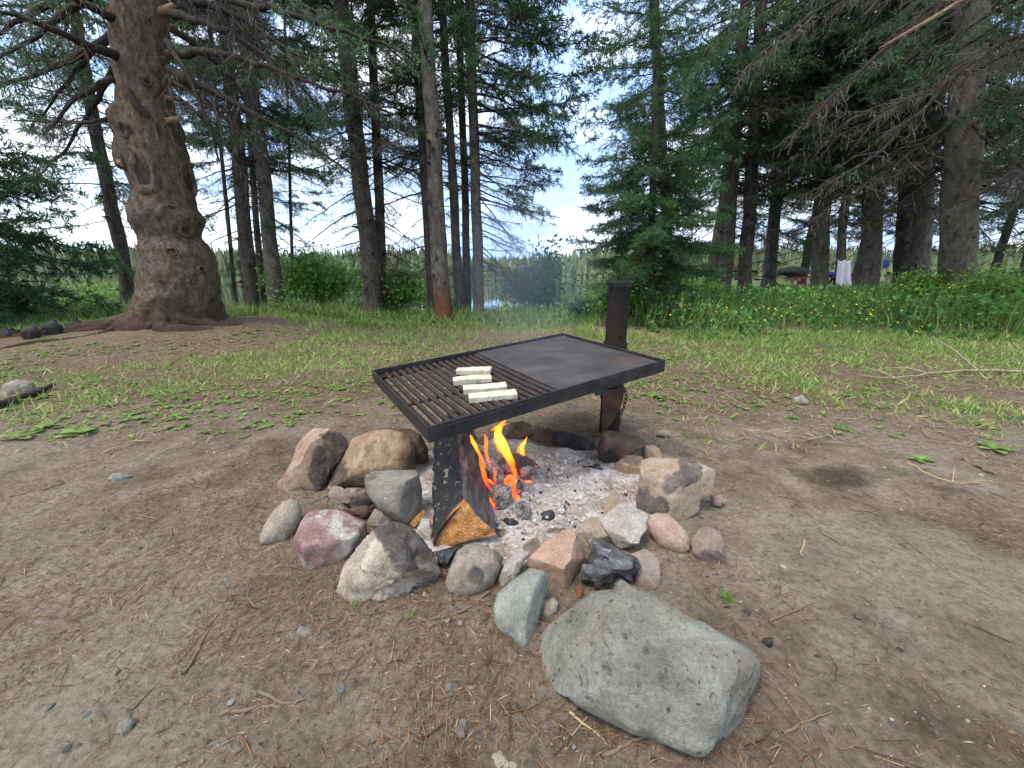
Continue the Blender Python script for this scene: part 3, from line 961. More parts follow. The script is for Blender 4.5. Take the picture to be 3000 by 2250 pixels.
# ------------------------------------------------------------------ old spruce just outside the right edge, its bare boughs hang in
ox, oy = 7.4, 5.0
old = tag(empty('spruce_tree', (ox, oy, float(land(ox, oy)))), 'spruce outside the right edge whose bare lichen-hung boughs droop in from the top right', 'tree', 'spruces round the clearing')
hs = np.linspace(-.15, 12, 14)
trunk_obj(np.stack([ox + 0 * hs, oy + 0 * hs, hs], 1), .38 * (1 - .8 * np.clip(hs, 0, None) / 12), M['bark_pale'], old, 20, .08, 77)
limbs = [([(2330, -60, 5.2), (2200, 20, 5.4), (2090, 90, 5.5), (1980, 180, 5.6), (1900, 250, 5.6)], .045, .008, 'live', 1.1),
         ([(2330, -200, 5.2), (2150, -90, 5.6), (1980, 0, 5.8), (1830, 110, 6.0)], .045, .008, 'live', 1.1),
         ([(2330, -300, 5.2), (2050, -170, 5.4), (1850, -60, 5.5), (1680, 40, 5.6)], .045, .008, 'live', 1.1),
         ([(2330, 240, 5.3), (2260, 250, 5.8), (2180, 300, 6.2), (2120, 370, 6.4)], .04, .008, 'live', 1.1),
         ([(2330, -20, 4.9), (2150, 90, 4.4), (2030, 190, 4.2), (1900, 330, 4.1), (1790, 400, 4.0), (1730, 425, 4.0)], .05, .008, 'dead', .9),
         ([(2330, 60, 4.9), (2200, 100, 4.7), (2060, 170, 4.6), (1920, 240, 4.6), (1790, 255, 4.6)], .045, .008, 'dead', .9),
         ([(2330, -160, 4.9), (2100, -60, 4.2), (1960, 60, 4.0), (1800, 215, 3.9), (1700, 300, 3.9)], .05, .008, 'dead', 1.0),
         ([(2330, -260, 4.9), (2050, -120, 4.0), (1850, -20, 3.7), (1700, 60, 3.6), (1600, 160, 3.6)], .05, .008, 'dead', 1.0),
         ([(2330, 330, 4.9), (2230, 350, 4.9), (2130, 420, 5.0), (2040, 450, 5.1)], .04, .008, 'dead', .9),
         ([(2330, -350, 4.9), (1900, -160, 4.6), (1700, -60, 4.6), (1560, 60, 4.6), (1480, 200, 4.7)], .05, .008, 'mixed', 1.0),
         ([(2330, -80, 5.0), (2200, -20, 5.2), (2100, 60, 5.4), (2000, 120, 5.5)], .05, .01, 'mixed', 1.0),
         ([(2330, 150, 5.0), (2250, 160, 5.2), (2180, 210, 5.4), (2120, 290, 5.5)], .04, .01, 'mixed', 1.0)]
for k, (path, ra, rb, kind, dn) in enumerate(limbs):
    pts = [atY(x * K, y * K, d_) for x, y, d_ in path]
    pts[0] = np.array([ox, oy, pts[0][2]])
    mk = MB()
    grow(mk, pts, ra, rb, np.random.default_rng(600 + k), kind, .6, dn * .9, sides=8, hang=.3, lichen=.6, nw=.005, nl=.045)
    mk.obj('branch', BM, old, np.array([ox, oy, float(land(ox, oy))]))
mk = MB()
pts = [atY(x * K, y * K, d_) for x, y, d_ in [(2090, -8, 3.9), (2010, 42, 3.9), (1960, 70, 3.9), (1897, 105, 3.9)]]
V, F = tube(np.array(pts), [.014, .016, .012, .002], 7); mk.add(V, F)
mk.obj('broken_branch', stub_m, old, np.array([ox, oy, float(land(ox, oy))]))


# ------------------------------------------------------------------ undergrowth, grass, weeds
def leafy(mb, P, rng, size, m=0, upb=.35, wf=.36):
    n_ = len(P)
    d_ = unit(rng.normal(0, 1, (n_, 3)) * np.array([1, 1, .6]) + np.array([0, 0, upb]))
    ln = size * rng.uniform(.5, 1.35, n_)
    w = unit(np.cross(d_, np.array([0, 0, 1.0]) + rng.normal(0, .5, (n_, 3)))) * (ln * wf)[:, None] * rng.uniform(.6, 1.1, (n_, 1))
    V, F = leaves(P, d_ * ln[:, None], w, unit(np.cross(d_, w)) * (ln * .06)[:, None])
    mb.add(V, F, m)


rng = np.random.default_rng(11)
# tall leafy undergrowth on the right terrace
mb = MB()
n = 105000
ux = rng.uniform(1.0, 26, n); uy = 4.7 + rng.random(n) ** 1.35 * 11
edge = 4.95 + .22 * np.sin(ux * 1.7) + .45 * sstep(5.5, 8.5, ux) * -1 + 1.9 * sstep(2.6, 1.2, ux)
hgt = .30 + .20 * fbm2(ux, uy, .8, 3, 2) + .16 * sstep(edge, edge + 2.2, uy) + .1 * sstep(5, 8, ux)
hgt = np.clip(hgt * 1.1, .08, .62 + .2 * sstep(7.2, 9, ux)) * (1 - .45 * sstep(7.5, 11, uy)) * sstep(edge - .1, edge + .55, uy) * (.6 + .4 * sstep(1.2, 3, ux))
dens = fbm2(ux, uy, 3.2, 2, 21)
keep = (uy > edge) & (rng.random(n) < np.clip(.75 + dens, .12, 1)) & (uy < bank(ux) + 1.5) & (np.abs(ux / np.maximum(uy, .1)) < 2.2)
ux, uy, hgt = ux[keep], uy[keep], hgt[keep]
uz = land(ux, uy) + hgt * rng.random(len(ux)) ** .55
clump = .05 * np.stack([fbm2(ux, uy, 6, 2, 41), fbm2(ux, uy, 6, 2, 42)], 1)
Pu = np.stack([ux + clump[:, 0], uy + clump[:, 1], uz], 1)
bright = fbm2(ux, uy, 1.1, 3, 61) + .25 * rng.normal(0, 1, len(ux)) + .6 * sstep(5.5, 8.5, ux) > .28
szu = (.050 + .012 * np.minimum(uy, 9) / 4) * np.where(fbm2(ux, uy, 2.0, 2, 63) > .25, 1.55, .9)
leafy(mb, Pu[~bright], rng, szu[~bright])
leafy(mb, Pu[bright], rng, szu[bright] * .9, 2)
kg = 8000
sel = rng.integers(0, len(ux), kg)
gd = unit(np.stack([rng.normal(0, .3, kg), rng.normal(0, .3, kg), np.ones(kg)], 1))
gl_h = hgt[sel] * rng.uniform(.7, 1.35, kg)
gw = unit(np.cross(gd, rng.normal(0, 1, (kg, 3)))) * .006
V, F = leaves(np.stack([ux[sel] + rng.normal(0, .05, kg), uy[sel] + rng.normal(0, .05, kg), land(ux[sel], uy[sel])], 1), gd * gl_h[:, None], gw, rng.normal(0, .02, (kg, 3))); mb.add(V, F, 3)
k = 9000
sel = rng.integers(0, len(ux), k)
p0 = np.stack([ux[sel], uy[sel], land(ux[sel], uy[sel])], 1)
p1 = p0 + np.stack([rng.normal(0, .07, k), rng.normal(0, .07, k), hgt[sel] * rng.uniform(.7, 1.2, k)], 1)
V, F = prisms(p0, p1, .003, .0015); mb.add(V, F, 1)
tag(mb.obj('undergrowth', [M['under'], M['stem'], M['under_bright'], M['grass']]), 'thick knee-high green undergrowth below the right grove', 'undergrowth', kind='stuff')

# bank edge: long grass and herbs left and centre
mb = MB()
n = 42000
bx = rng.uniform(-15, 3.0, n); by = 5.9 + rng.random(n) ** .9 * 4.2
k_ = (by > 6.0 + .25 * np.sin(bx * 1.1) + 1.0 * sstep(-2.0, -3.2, bx) * (np.abs(bx + 4.4) < 1.6)) & (np.abs(bx / by) < 1.8)
bx, by = bx[k_], by[k_]
bzz = land(bx, by)
ln = rng.uniform(.10, .34, len(bx)) * (.55 + .6 * sstep(6.1, 7.2, by)) * np.clip(1 + .5 * fbm2(bx, by, 1.5, 2, 3), .4, 1.6)
d_ = unit(np.stack([rng.normal(0, .35, len(bx)), rng.normal(0, .35, len(bx)), np.ones(len(bx))], 1))
w = unit(np.cross(d_, rng.normal(0, 1, (len(bx), 3)))) * .0055
V, F = leaves(np.stack([bx, by, bzz], 1), d_ * ln[:, None], w, rng.normal(0, .012, (len(bx), 3))); mb.add(V, F, 0)
sel = rng.random(len(bx)) < .35
leafy(mb, np.stack([bx[sel], by[sel], bzz[sel] + ln[sel] * rng.random(sel.sum()) * .9], 1), rng, .07, 1)
tag(mb.obj('bank_grass', [M['grass'], M['under']]), 'long green grass and herbs along the lake bank', 'grass', kind='stuff')

# lawn: short grass
mb = MB()
n = 370000
lx = rng.uniform(-10.5, 9.5, n); ly = rng.uniform(1.6, 6.6, n)
right = sstep(.3, 1.6, lx)
base_ = np.where(lx > .9, .80 * sstep(2.9, 4.2, ly) + .10, .20 * sstep(2.3, 3.0, ly + .25 * np.abs(lx)) + .75 * sstep(5.9, 6.5, ly))
base_ = np.maximum(base_, .55 * sstep(1.3, 2.3, lx) * sstep(1.7, 2.4, ly))
base_ = np.maximum(base_, .30 * sstep(-1.4, -2.2, lx) * sstep(1.9, 2.4, ly))
cover = base_ * np.clip(.60 + 1.0 * fbm2(lx, ly, 1.4, 3, 31) + .55 * fbm2(lx, ly, 7, 2, 33), 0, 1.4)
mdist = np.hypot(lx + 4.4, ly - 5.1)
k_ = (rng.random(n) < np.clip(cover, 0, .9)) & (mdist > 1.25 + .7 * (ly < 5.1)) & (ly < np.where(lx > 1.3, 5.6, 6.6))
lx, ly = lx[k_], ly[k_]
n = len(lx)
ln = rng.uniform(.03, .10, n) * (1 + .6 * sstep(4.2, 5, ly))
d_ = unit(np.stack([rng.normal(0, .75, n), rng.normal(0, .75, n), np.full(n, .8)], 1))
w = unit(np.cross(d_, rng.normal(0, 1, (n, 3)))) * rng.uniform(.0025, .005, (n, 1))
V, F = leaves(np.stack([lx, ly, ground_z(lx, ly) - .003], 1), d_ * ln[:, None], w); mb.add(V, F, 0)
# cut hay lying about
n = 24000
hx = rng.uniform(-5, 6.5, n); hy = rng.uniform(1.6, 5.6, n)
k_ = rng.random(n) < np.clip(.45 * sstep(2.1, 3.4, hy + .25 * np.abs(hx)) + .5 * fbm2(hx, hy, 1.4, 2, 77), 0, 1)
hx, hy = hx[k_], hy[k_]; n = len(hx)
az = rng.uniform(0, 6.28, n)
d_ = np.stack([np.cos(az), np.sin(az), rng.normal(.02, .12, n)], 1) * rng.uniform(.04, .17, (n, 1))
w = np.stack([-np.sin(az), np.cos(az), np.zeros(n)], 1) * rng.uniform(.0015, .0032, (n, 1))
V, F = leaves(np.stack([hx, hy, ground_z(hx, hy) + .006], 1), d_, w, np.array([0, 0, .008]) * np.ones((n, 1))); mb.add(V, F, 1)
tag(mb.obj('lawn_grass', [M['grass'], M['straw']]), 'thin mown grass and hay scattered over the clearing', 'grass', kind='stuff')

# small flat weeds, past counting
mb = MB()


def rosette(mb, x, y, size, nlv, rng, m=0):
    a = rng.uniform(0, 6.28) + np.arange(nlv) * 2 * np.pi / nlv + rng.normal(0, .3, nlv)
    z = float(ground_z(x, y)[0])
    el = rng.uniform(.15, .95, nlv)
    ln = size * rng.uniform(.6, 1.2, nlv)
    d1 = np.stack([np.cos(a) * np.cos(el), np.sin(a) * np.cos(el), np.sin(el)], 1)
    sd = np.stack([-np.sin(a), np.cos(a), 0 * a], 1)
    B0 = np.array([x, y, z + .004]) + 0 * d1
    for i in range(nlv):
        u = np.array([0, .25, .55, .82, 1.0])
        wd_ = np.array([.03, .17, .27, .22, .0]) * ln[i]
        cen = B0[i] + d1[i] * (u * ln[i])[:, None] - np.array([0, 0, 1]) * (u ** 2 * ln[i] * math.sin(el[i]) * .75)[:, None]
        Lf = cen + sd[i] * wd_[:, None] + np.array([0, 0, .18]) * wd_[:, None]
        Rt = cen - sd[i] * wd_[:, None] + np.array([0, 0, .18]) * wd_[:, None]
        V = np.concatenate([Lf, cen, Rt])
        F = [(k, k + 1, 5 + k + 1, 5 + k) for k in range(4)] + [(5 + k, 5 + k + 1, 10 + k + 1, 10 + k) for k in range(4)]
        mb.add(V, F, m)


cnt = 0
while cnt < 3600:
    x, y = rng.uniform(-5.5, 7), rng.uniform(1.8, 5.2)
    ok = sstep(2.1, 2.8, y + .25 * abs(x) + .25 * (x < -1.2) + .25 * (x > 1.6)) * (.5 + .6 * float(fbm2(np.array([x]), np.array([y]), .9, 3, 31)[0]) + .5 * float(fbm2(np.array([x]), np.array([y]), 4, 2, 35)[0])) * (1.25 if x < -.8 else 1.0 if x > .8 else .4)
    if rng.random() > ok or np.hypot(x + 4.4, y - 5.1) < 1.1: continue
    rosette(mb, x, y, rng.uniform(.018, .05), int(rng.integers(2, 6)), rng)
    cnt += 1
tag(mb.obj('low_weeds', M['weed']), 'small broad-leaved weeds sprinkled over the clearing', 'weeds', kind='stuff')

# larger single weeds
for (x, y, sz, nl_, lab) in [(180, 935, .12, 6, 'large plantain rosette lying flat on the dirt at the left edge of the clearing'),
                             (35, 945, .11, 6, 'plantain rosette in the corner nearest the left picture edge'),
                             (300, 905, .075, 5, 'small plantain rosette right of the large flat one'),
                             (1420, 855, .10, 6, 'upright leafy weed just right of the grill post'),
                             (1990, 985, .07, 6, 'small pale-green weed beside the damp dark patch'),
                             (2150, 960, .11, 6, 'bright weed rosette near the right picture edge'),
                             (90, 925, .10, 7, 'weed rosette between two plantains at the left edge')]:
    mk = MB()
    p = atz(x * K, y * K, .01)
    rosette(mk, p[0], p[1], sz * .72, nl_, rng)
    tag(mk.obj('weed', M['weed'], None, p), lab, 'weed', 'single weeds on the dirt')
# tufts
for (x, y, lab) in [(1570, 1303, 'tiny bright green grass tuft right of the big boulder'), (765, 1330, 'tiny green sprout in front of the white-and-black stone'), (885, 1345, 'small flat green sprout between stones and twigs'),
                    (1950, 1020, 'short pale grass tuft beside the damp patch')]:
    mk = MB(); p = atz(x * K, y * K, .0); k = 46 if x == 1570 else 16
    d_ = unit(np.stack([rng.normal(0, .8, k), rng.normal(0, .8, k), np.full(k, .7)], 1)) * rng.uniform(.012, .034, (k, 1))
    w = unit(np.cross(d_, rng.normal(0, 1, (k, 3)))) * .0016
    V, F = leaves(np.array([p[0], p[1], float(ground_z(p[0], p[1])[0])]) + rng.normal(0, .006, (k, 3)) * [1, 1, 0], d_, w); mk.add(V, F)
    tag(mk.obj('grass_tuft', M['weed'], None, p), lab, 'grass tuft', 'tufts on bare dirt')


def shrub(x, y, Y, wid, hgt, label, n=2600, mat='shrub', leaf=.075, z=None, name='shrub', open_=0.0):
    p = atY(x * K, y * K, Y); X = p[0]; zb = float(land(X, Y)) if z is None else z
    rg = np.random.default_rng(int(x * 7 + y))
    root = tag(empty(name, (X, Y, zb)), label, 'shrub', 'leafy shrubs on the lake bank')
    mk = MB()
    tips = []
    for k in range(16):
        a = rg.uniform(0, 6.28); rad = wid * .5 * rg.uniform(.2, 1)
        e = np.array([math.cos(a) * rad, math.sin(a) * rad * .8, hgt * rg.uniform(.55, 1.0) * (1.05 - .35 * rad / (wid * .5))])
        m_ = e * .5 + np.array([0, 0, .15 * hgt]) + rg.normal(0, .04, 3)
        closed_tube(mk, np.array([[0, 0, -.05], m_, e]), [.012, .008, .003], 5)
        tips += [e, m_, (e + m_) / 2]
    mk.obj('stem', M['branch_bark'], root)
    tips = np.array(tips)
    c_ = tips[rg.integers(0, len(tips), n)]
    P_ = c_ + rg.normal(0, 1, (n, 3)) * np.array([.16, .14, .13]) * (wid + hgt) / 2 * (1 - open_)
    P_[:, 2] = np.maximum(P_[:, 2], .02)
    mk = MB(); leafy(mk, P_, rg, leaf)
    tag(mk.obj('foliage', M[mat], root), kind='stuff')
    return root


shrub(700, 640, 8.6, 1.8, 1.25, 'round bright green shrub left of the stout grey spruce', 9500)
shrub(865, 650, 8.3, 1.3, .95, 'green shrub between the stout spruce and the rusty-footed one', 6500)
shrub(1150, 640, 8.2, 1.3, .95, 'blue-green alder bush beside the lake gap, with tall sprays', 6000, 'shrub_dark', .07)
shrub(1185, 600, 8.4, .55, 1.75, 'tall loose alder spray right of the blue-green bush', 1100, 'shrub_dark', .085, open_=.2)
shrub(980, 650, 9.0, .7, .8, 'small dark bush between the trunk trio', 1800, 'shrub_dark', .07)
shrub(215, 640, 9.4, 2.0, 1.15, 'pale feathery bush left behind the leaning spruce', 5000, 'shrub', .055, open_=.05)
shrub(100, 660, 9.2, 1.8, .7, 'low green bush near the left edge by the water', 4000, 'shrub', .06)
shrub(1350, 670, 6.8, 1.3, .8, 'yellow-green bush behind the grill post', 6000, 'shrub', .06)
shrub(1245, 715, 6.9, .5, .45, 'little broad-leaved shrub at the water gap', 420, 'shrub_dark', .06)
shrub(1490, 640, 8.6, 1.6, .75, 'low leafy bush between the young spruce and the grove', 5200, 'shrub', .06)
shrub(1985, 620, 7.8, .9, .95, 'bright leafy sapling bush in front of the close trunk pair', 3000, 'shrub', .07)
shrub(2140, 620, 6.9, 1.4, .85, 'yellow-green bush to the right of the thickest trunk', 4500, 'shrub', .06)

# buttercups
rg = np.random.default_rng(3)
fl = []
for (cx_, cy_, sx_, sy_, k) in [(1870, 655, 55, 22, 34), (1810, 690, 60, 25, 22), (1650, 680, 50, 18, 18), (1500, 665, 25, 18, 16), (1560, 655, 60, 15, 10), (2130, 610, 45, 18, 26), (1990, 680, 70, 30, 16), (1740, 660, 60, 20, 14), (2010, 632, 50, 10, 8)]:
    for _ in range(k):
        fl.append((cx_ + rg.normal(0, sx_), cy_ + rg.normal(0, sy_)))
fmesh = None
for (x, y) in fl:
    y = min(max(y, 596), 716)
    if x < 1440 or x > 2205: continue
    Yf = 5.0 + (716 - y) / 100 * 1.7 + rg.uniform(-.2, .2)
    p = atY(x * K, y * K, Yf)
    zb = float(land(p[0], p[1]))
    if fmesh is None:
        mk = MB()
        a = np.arange(5) * 2 * np.pi / 5
        d_ = np.stack([np.cos(a), np.sin(a), .35 + 0 * a], 1) * .02
        w = np.stack([-np.sin(a), np.cos(a), 0 * a], 1) * .012
        V, F = leaves(np.zeros((5, 3)), d_, w); mk.add(V, F, 0)
        V, F = prisms(np.array([[.02, 0, -.35]]), np.array([[0, 0, 0]]), .002, .0015); mk.add(V, F, 1)
        fmesh = mk.mesh('buttercup', [M['petal'], M['stem']])
    o = bpy.data.objects.new('buttercup', fmesh); col.objects.link(o)
    o.location = p; o.rotation_euler = (rg.uniform(-.2, .9), rg.normal(0, .3), rg.uniform(-.4, .4))
    s_ = rg.uniform(.45, .85)
    o.scale = (s_, s_, max(.5, (p[2] - zb) / .35) if p[2] > zb + .1 else .5)
    tag(o, ('yellow buttercup on a thin stem in the undergrowth ' + ('left of the picnic table' if x < 1700 else 'between the picnic table and thickest trunk' if x < 2040 else 'right of the thickest trunk')), 'flower', 'buttercups, %s part of the undergrowth' % ('left' if x < 1700 else 'middle' if x < 2040 else 'right'))


# ------------------------------------------------------------------ rocks
def ico(level):
    bm = bmesh.new()
    bmesh.ops.create_icosphere(bm, subdivisions=level, radius=1)
    V = np.array([v.co[:] for v in bm.verts]); F = np.array([[v.index for v in f.verts] for f in bm.faces])
    bm.free()
    return V, F


ICO = {k: ico(k) for k in (2, 3, 5, 6)}


def outline_radius(poly):
    poly = np.asarray(poly)
    P = np.concatenate([np.linspace(poly[i], poly[(i + 1) % len(poly)], 24, endpoint=False) for i in range(len(poly))])
    th = np.arctan2(P[:, 1], P[:, 0]); rr = np.hypot(P[:, 0], P[:, 1])
    bins = np.linspace(-np.pi, np.pi, 145)
    cen = (bins[:-1] + bins[1:]) / 2
    R_ = np.full(144, np.nan)
    ix = np.clip(np.digitize(th, bins) - 1, 0, 143)
    for k in range(144):
        s_ = rr[ix == k]
        if len(s_): R_[k] = s_.max()
    good = ~np.isnan(R_)
    R_ = np.interp(np.arange(144), np.where(good)[0], R_[good], period=144)
    return cen, R_


def rock(name, label, poly, mat, cat='stone', group='stones of the fire ring', thick=.85, e=.8, facets=(), nf=0, seed=1, amp=.05, bury=.3, zb=0.0, level=5, flat=False, parent=None, stains=(), crease=0, soft=.05):
    poly = np.array([ray(*p) for p in poly])
    w = unit(poly.mean(0))
    u = unit(np.cross(w, [0, 0, 1])); v = np.cross(u, w)
    pl = poly / (poly @ w)[:, None]
    ab = np.stack([pl @ u, pl @ v], 1)
    # area centroid
    x, y = ab[:, 0], ab[:, 1]; x2, y2 = np.roll(x, -1), np.roll(y, -1)
    cr = x * y2 - x2 * y; a6 = cr.sum() * 3
    c0 = np.array([((x + x2) * cr).sum() / a6, ((y + y2) * cr).sum() / a6])
    cen, R_ = outline_radius((ab - c0) * 1.03)
    wc = w + u * c0[0] + v * c0[1]
    Rm = R_.mean()
    V, F = ICO[level]
    rng = np.random.default_rng(seed)
    rho = np.hypot(V[:, 0], V[:, 1]); th = np.arctan2(V[:, 1], V[:, 0])
    rad = np.interp(th, np.concatenate([cen - 2 * np.pi, cen, cen + 2 * np.pi]), np.concatenate([R_, R_, R_]))
    g = np.clip(rho, 0, 1) ** e
    lx = np.cos(th) * rad * g; ly = np.sin(th) * rad * g
    tmin = min(R_.min() * 1.2, Rm)
    lw = np.sign(V[:, 2]) * np.abs(V[:, 2]) ** .9 * thick * (.5 * Rm + .5 * tmin)
    P_ = lx[:, None] * u + ly[:, None] * v + lw[:, None] * w      # +w away from the eye
    fc = [(unit(np.array(n_, float)), d_) for n_, d_ in facets]
    for _ in range(nf):
        n_ = unit(-w * rng.uniform(.35, 1.0) + u * rng.normal(0, .6) + v * rng.normal(0, .6))
        fc.append((n_, rng.uniform(.52, .74)))
    for n_, d_ in fc:
        q = P_ @ n_
        sw = soft * Rm; x_ = q - d_ * Rm
        over = np.where(x_ > sw, x_, np.where(x_ < -sw, 0, (x_ + sw) ** 2 / (4 * sw)))
        P_ = P_ - over[:, None] * n_ * .94
    # roughen outward
    nr = unit(P_)
    P_ = P_ + nr * (Rm * amp * fbm(P_ / Rm, 1.6, 5, seed, .55))[:, None]
    if amp > .045:
        P_ = P_ - nr * (Rm * amp * .9 * np.maximum(0, 1 - np.abs(fbm(P_ / Rm + 3, 1.1, 2, seed + 5)) * 9))[:, None] * .5
    for _ in range(crease):
        n_ = unit(rng.normal(0, 1, 3)); dd_ = rng.uniform(-.6, .6) * Rm
        P_ = P_ + np.minimum(np.abs(P_ @ n_ - dd_), .22 * Rm)[:, None] * unit(rng.normal(0, 1, 3)) * rng.uniform(.25, .65)
    for _ in range(2):                                    # the cuts must not eat the outline
        pu, pv = P_ @ u, P_ @ v
        ang = np.arctan2(pv, pu); r2_ = np.hypot(pu, pv)
        bi = np.clip(((ang + np.pi) / (2 * np.pi) * 72).astype(int), 0, 71)
        mxr = np.zeros(72); np.maximum.at(mxr, bi, r2_)
        mxr = np.where(mxr <= 0, Rm, mxr)
        tgt = np.interp((np.arange(72) + .5) / 72 * 2 * np.pi - np.pi, cen, R_, period=2 * np.pi)
        rat = np.clip(tgt / mxr, .6, 2.2)
        rat = (np.roll(rat, 1) + 2 * rat + np.roll(rat, -1)) / 4
        ct = (np.arange(72) + .5) / 72 * 2 * np.pi - np.pi
        f_ = np.interp(ang, np.concatenate([ct - 2 * np.pi, ct, ct + 2 * np.pi]), np.concatenate([rat, rat, rat]))
        P_ = P_ + ((f_ - 1) * pu)[:, None] * u + ((f_ - 1) * pv)[:, None] * v
    off = P_ + (wc - w)
    zmin = (off[:, 2]).min()
    D = (CAMH + bury * Rm - zb) / -(w[2] + zmin)
    # bury depends on the distance too
    for _ in range(4):
        D = (CAMH - zb + bury * Rm * D) / -(w[2] + zmin)
    X = CAM + D * (w + off)
    loc = np.array([X[:, 0].mean(), X[:, 1].mean(), X[:, 2].min()])
    mk = MB(); mk.add(X, F)
    o = mk.obj(name, mat, parent, loc, smooth=True)
    if stains:
        pu = P_ @ u + c0[0]; pv = P_ @ v + c0[1]
        sv = np.zeros(len(P_))
        nz_ = fbm(P_ / Rm, 2.6, 5, seed + 3)
        for (px_, py_, rad_, st_) in stains:
            q_ = ray(px_, py_); q_ = q_ / (q_ @ w)
            d_ = np.hypot(pu - q_ @ u, pv - q_ @ v) / (rad_ / FPX)
            sv = np.maximum(sv, st_ * sstep(1.15, .75, d_ + .30 * nz_))
        at0 = o.data.attributes.new('soot', 'FLOAT', 'POINT'); at0.data.foreach_set('value', sv.astype(np.float32))
    if flat: o.data.shade_flat()
    if not flat:
        o.data.set_sharp_from_angle(angle=math.radians(38 if soft < .1 else 80))
    if parent is None: tag(o, label, cat, group)
    return o


TAN = rockmat('tan_sandstone', (.36, .235, .155), (.57, .415, .295), (.40, .25, .19), soot=(.03, .029, .03), spos=(.55, .66))
TANS = rockmat('banded_sandstone', (.30, .19, .105), (.53, .385, .25), None, soot=(.045, .04, .04), spos=(.60, .72), scale=30, streak=(1.0, .25, 1.0, .4, .5, .2))
GREY = rockmat('grey_cobble', (.26, .23, .175), (.45, .41, .335), (.17, .16, .15), cpos=(.55, .66), speck=(.50, .47, .42))
OVAL = rockmat('tan_grey_cobble', (.31, .26, .19), (.47, .41, .32), (.28, .265, .225), speck=(.42, .39, .33), bumpd=.003)
PURP = rockmat('purple_banded_stone', (.26, .125, .12), (.47, .31, .275), (.58, .56, .48), cpos=(.47, .55), cscale=9, scale=24, streak=(.3, 1, 1, .2, .7, .3))
WHITE_BLACK = rockmat('white_quartz_sooty', (.36, .28, .205), (.74, .65, .54), (.27, .17, .13), cpos=(.54, .62), soot=(.05, .046, .044), spos=(.60, .68), sscale=11)
MOTTLE = rockmat('mottled_cobble', (.29, .235, .18), (.56, .48, .385), (.11, .105, .11), cpos=(.58, .66), cscale=14)
CHALK = rockmat('chalky_white_stone', (.44, .38, .32), (.74, .67, .59), (.34, .27, .22), cpos=(.60, .70))
BLOCK = rockmat('brown_pink_block', (.40, .25, .165), (.56, .385, .275), (.25, .185, .145), cpos=(.58, .7), bumpd=.004)
GREEN = rockmat('green_grey_cobble', (0.224, 0.236, 0.195), (0.366, 0.384, 0.325), (.25, .235, .18), speck=(.13, .12, .08), bumpd=.003)
BOULD = rockmat('green_grey_boulder', (.26, .255, .20), (.54, .535, .455), (.35, .315, .235), cpos=(.48, .58), cscale=5, soot=(.075, .07, .055), spos=(.60, .68), sscale=17, scale=6.5, speck=(.07, .062, .05))
PINK = rockmat('pink_granite_cobble', (.40, .265, .20), (.56, .42, .335), None, speck=(.24, .18, .15), bumpd=.003)
GRPINK = rockmat('grey_pink_stone', (.33, .245, .195), (.49, .39, .32), (.40, .27, .22), cpos=(.58, .68))
RUSTY = rockmat('rust_brown_stone', (.105, .062, .042), (.24, .155, .11), (.30, .22, .17), cpos=(.6, .7), soot=(.03, .025, .023), spos=(.56, .68))
SOOT = rockmat('sooty_stone', (.028, .026, .026), (.075, .068, .064), (.19, .15, .13), cpos=(.6, .7))
PALE = rockmat('pale_tan_block', (.40, .295, .205), (.58, .465, .35), (.40, .29, .21), soot=(.065, .062, .065), spos=(.57, .64), sscale=6)

UP = (0.05, -.1, 1)
rock('stone', 'blocky tan stone with a pink cast, leftmost at the back of the ring',
     [c5(*p) for p in [(150, 560), (195, 510), (270, 380), (300, 280), (350, 200), (410, 145), (470, 135), (560, 150), (640, 190), (690, 240), (650, 330), (560, 440), (530, 560), (480, 600), (400, 640), (290, 665), (210, 650), (185, 600)]],
     TAN, e=.72, facets=[((-.55, -.25, .8), .42), ((.75, -.45, .35), .44), ((-.1, -1, -.1), .62)], stains=[(*c5(600, 330), 58, 0.85), (*c5(520, 470), 48, 0.9), (*c5(640, 230), 35, 0.7)], seed=2)
rock('stone', 'dark back stone peeping over the banded tan boulder',
     [c5(*p) for p in [(820, 190), (900, 142), (1000, 136), (1150, 145), (1230, 190), (1285, 300), (1290, 420), (1180, 440), (1000, 380), (850, 300)]], RUSTY, facets=[(UP, .5)], nf=2, seed=3)
rock('stone', 'rounded tan boulder with fine bands and a sooty left end',
     [c5(*p) for p in [(540, 540), (560, 450), (640, 350), (680, 270), (720, 215), (800, 180), (900, 160), (1000, 155), (1100, 175), (1160, 240), (1190, 320), (1180, 420), (1150, 500), (1000, 560), (800, 575), (680, 575), (600, 590), (545, 580)]],
     TANS, e=.85, facets=[((-.6, -.3, .75), .55), ((.2, -.6, .8), .62)], stains=[(*c5(580, 470), 42, 0.95), (*c5(1160, 380), 40, 0.6), (*c5(1080, 480), 34, 0.5), (*c5(620, 420), 25, 0.8)], seed=4)
rock('stone', 'flat pale slab lying under the rounded grey cobble',
     [c5(*p) for p in [(540, 650), (560, 590), (590, 565), (660, 590), (760, 585), (840, 600), (890, 690), (860, 720), (750, 720), (640, 695)]], GRPINK, e=.6, nf=4, seed=5, zb=.03, bury=.2)
rock('stone', 'small brown wedge stone beneath the flat pale slab', [c5(*p) for p in [(680, 745), (780, 720), (890, 715), (895, 770), (830, 835), (770, 805), (700, 795)]], RUSTY, e=.6, nf=4, seed=6)
rock('stone', 'small grey stone wedged behind the purple banded stone', [c5(*p) for p in [(835, 830), (890, 740), (1000, 780), (1040, 850), (960, 880), (850, 870)]], GREY, e=.6, nf=4, seed=7)
rock('stone', 'little pale chip stone behind the purple banded stone', [c5(*p) for p in [(615, 740), (640, 695), (700, 705), (740, 800), (660, 790)]], GREY, e=.6, nf=3, seed=8)
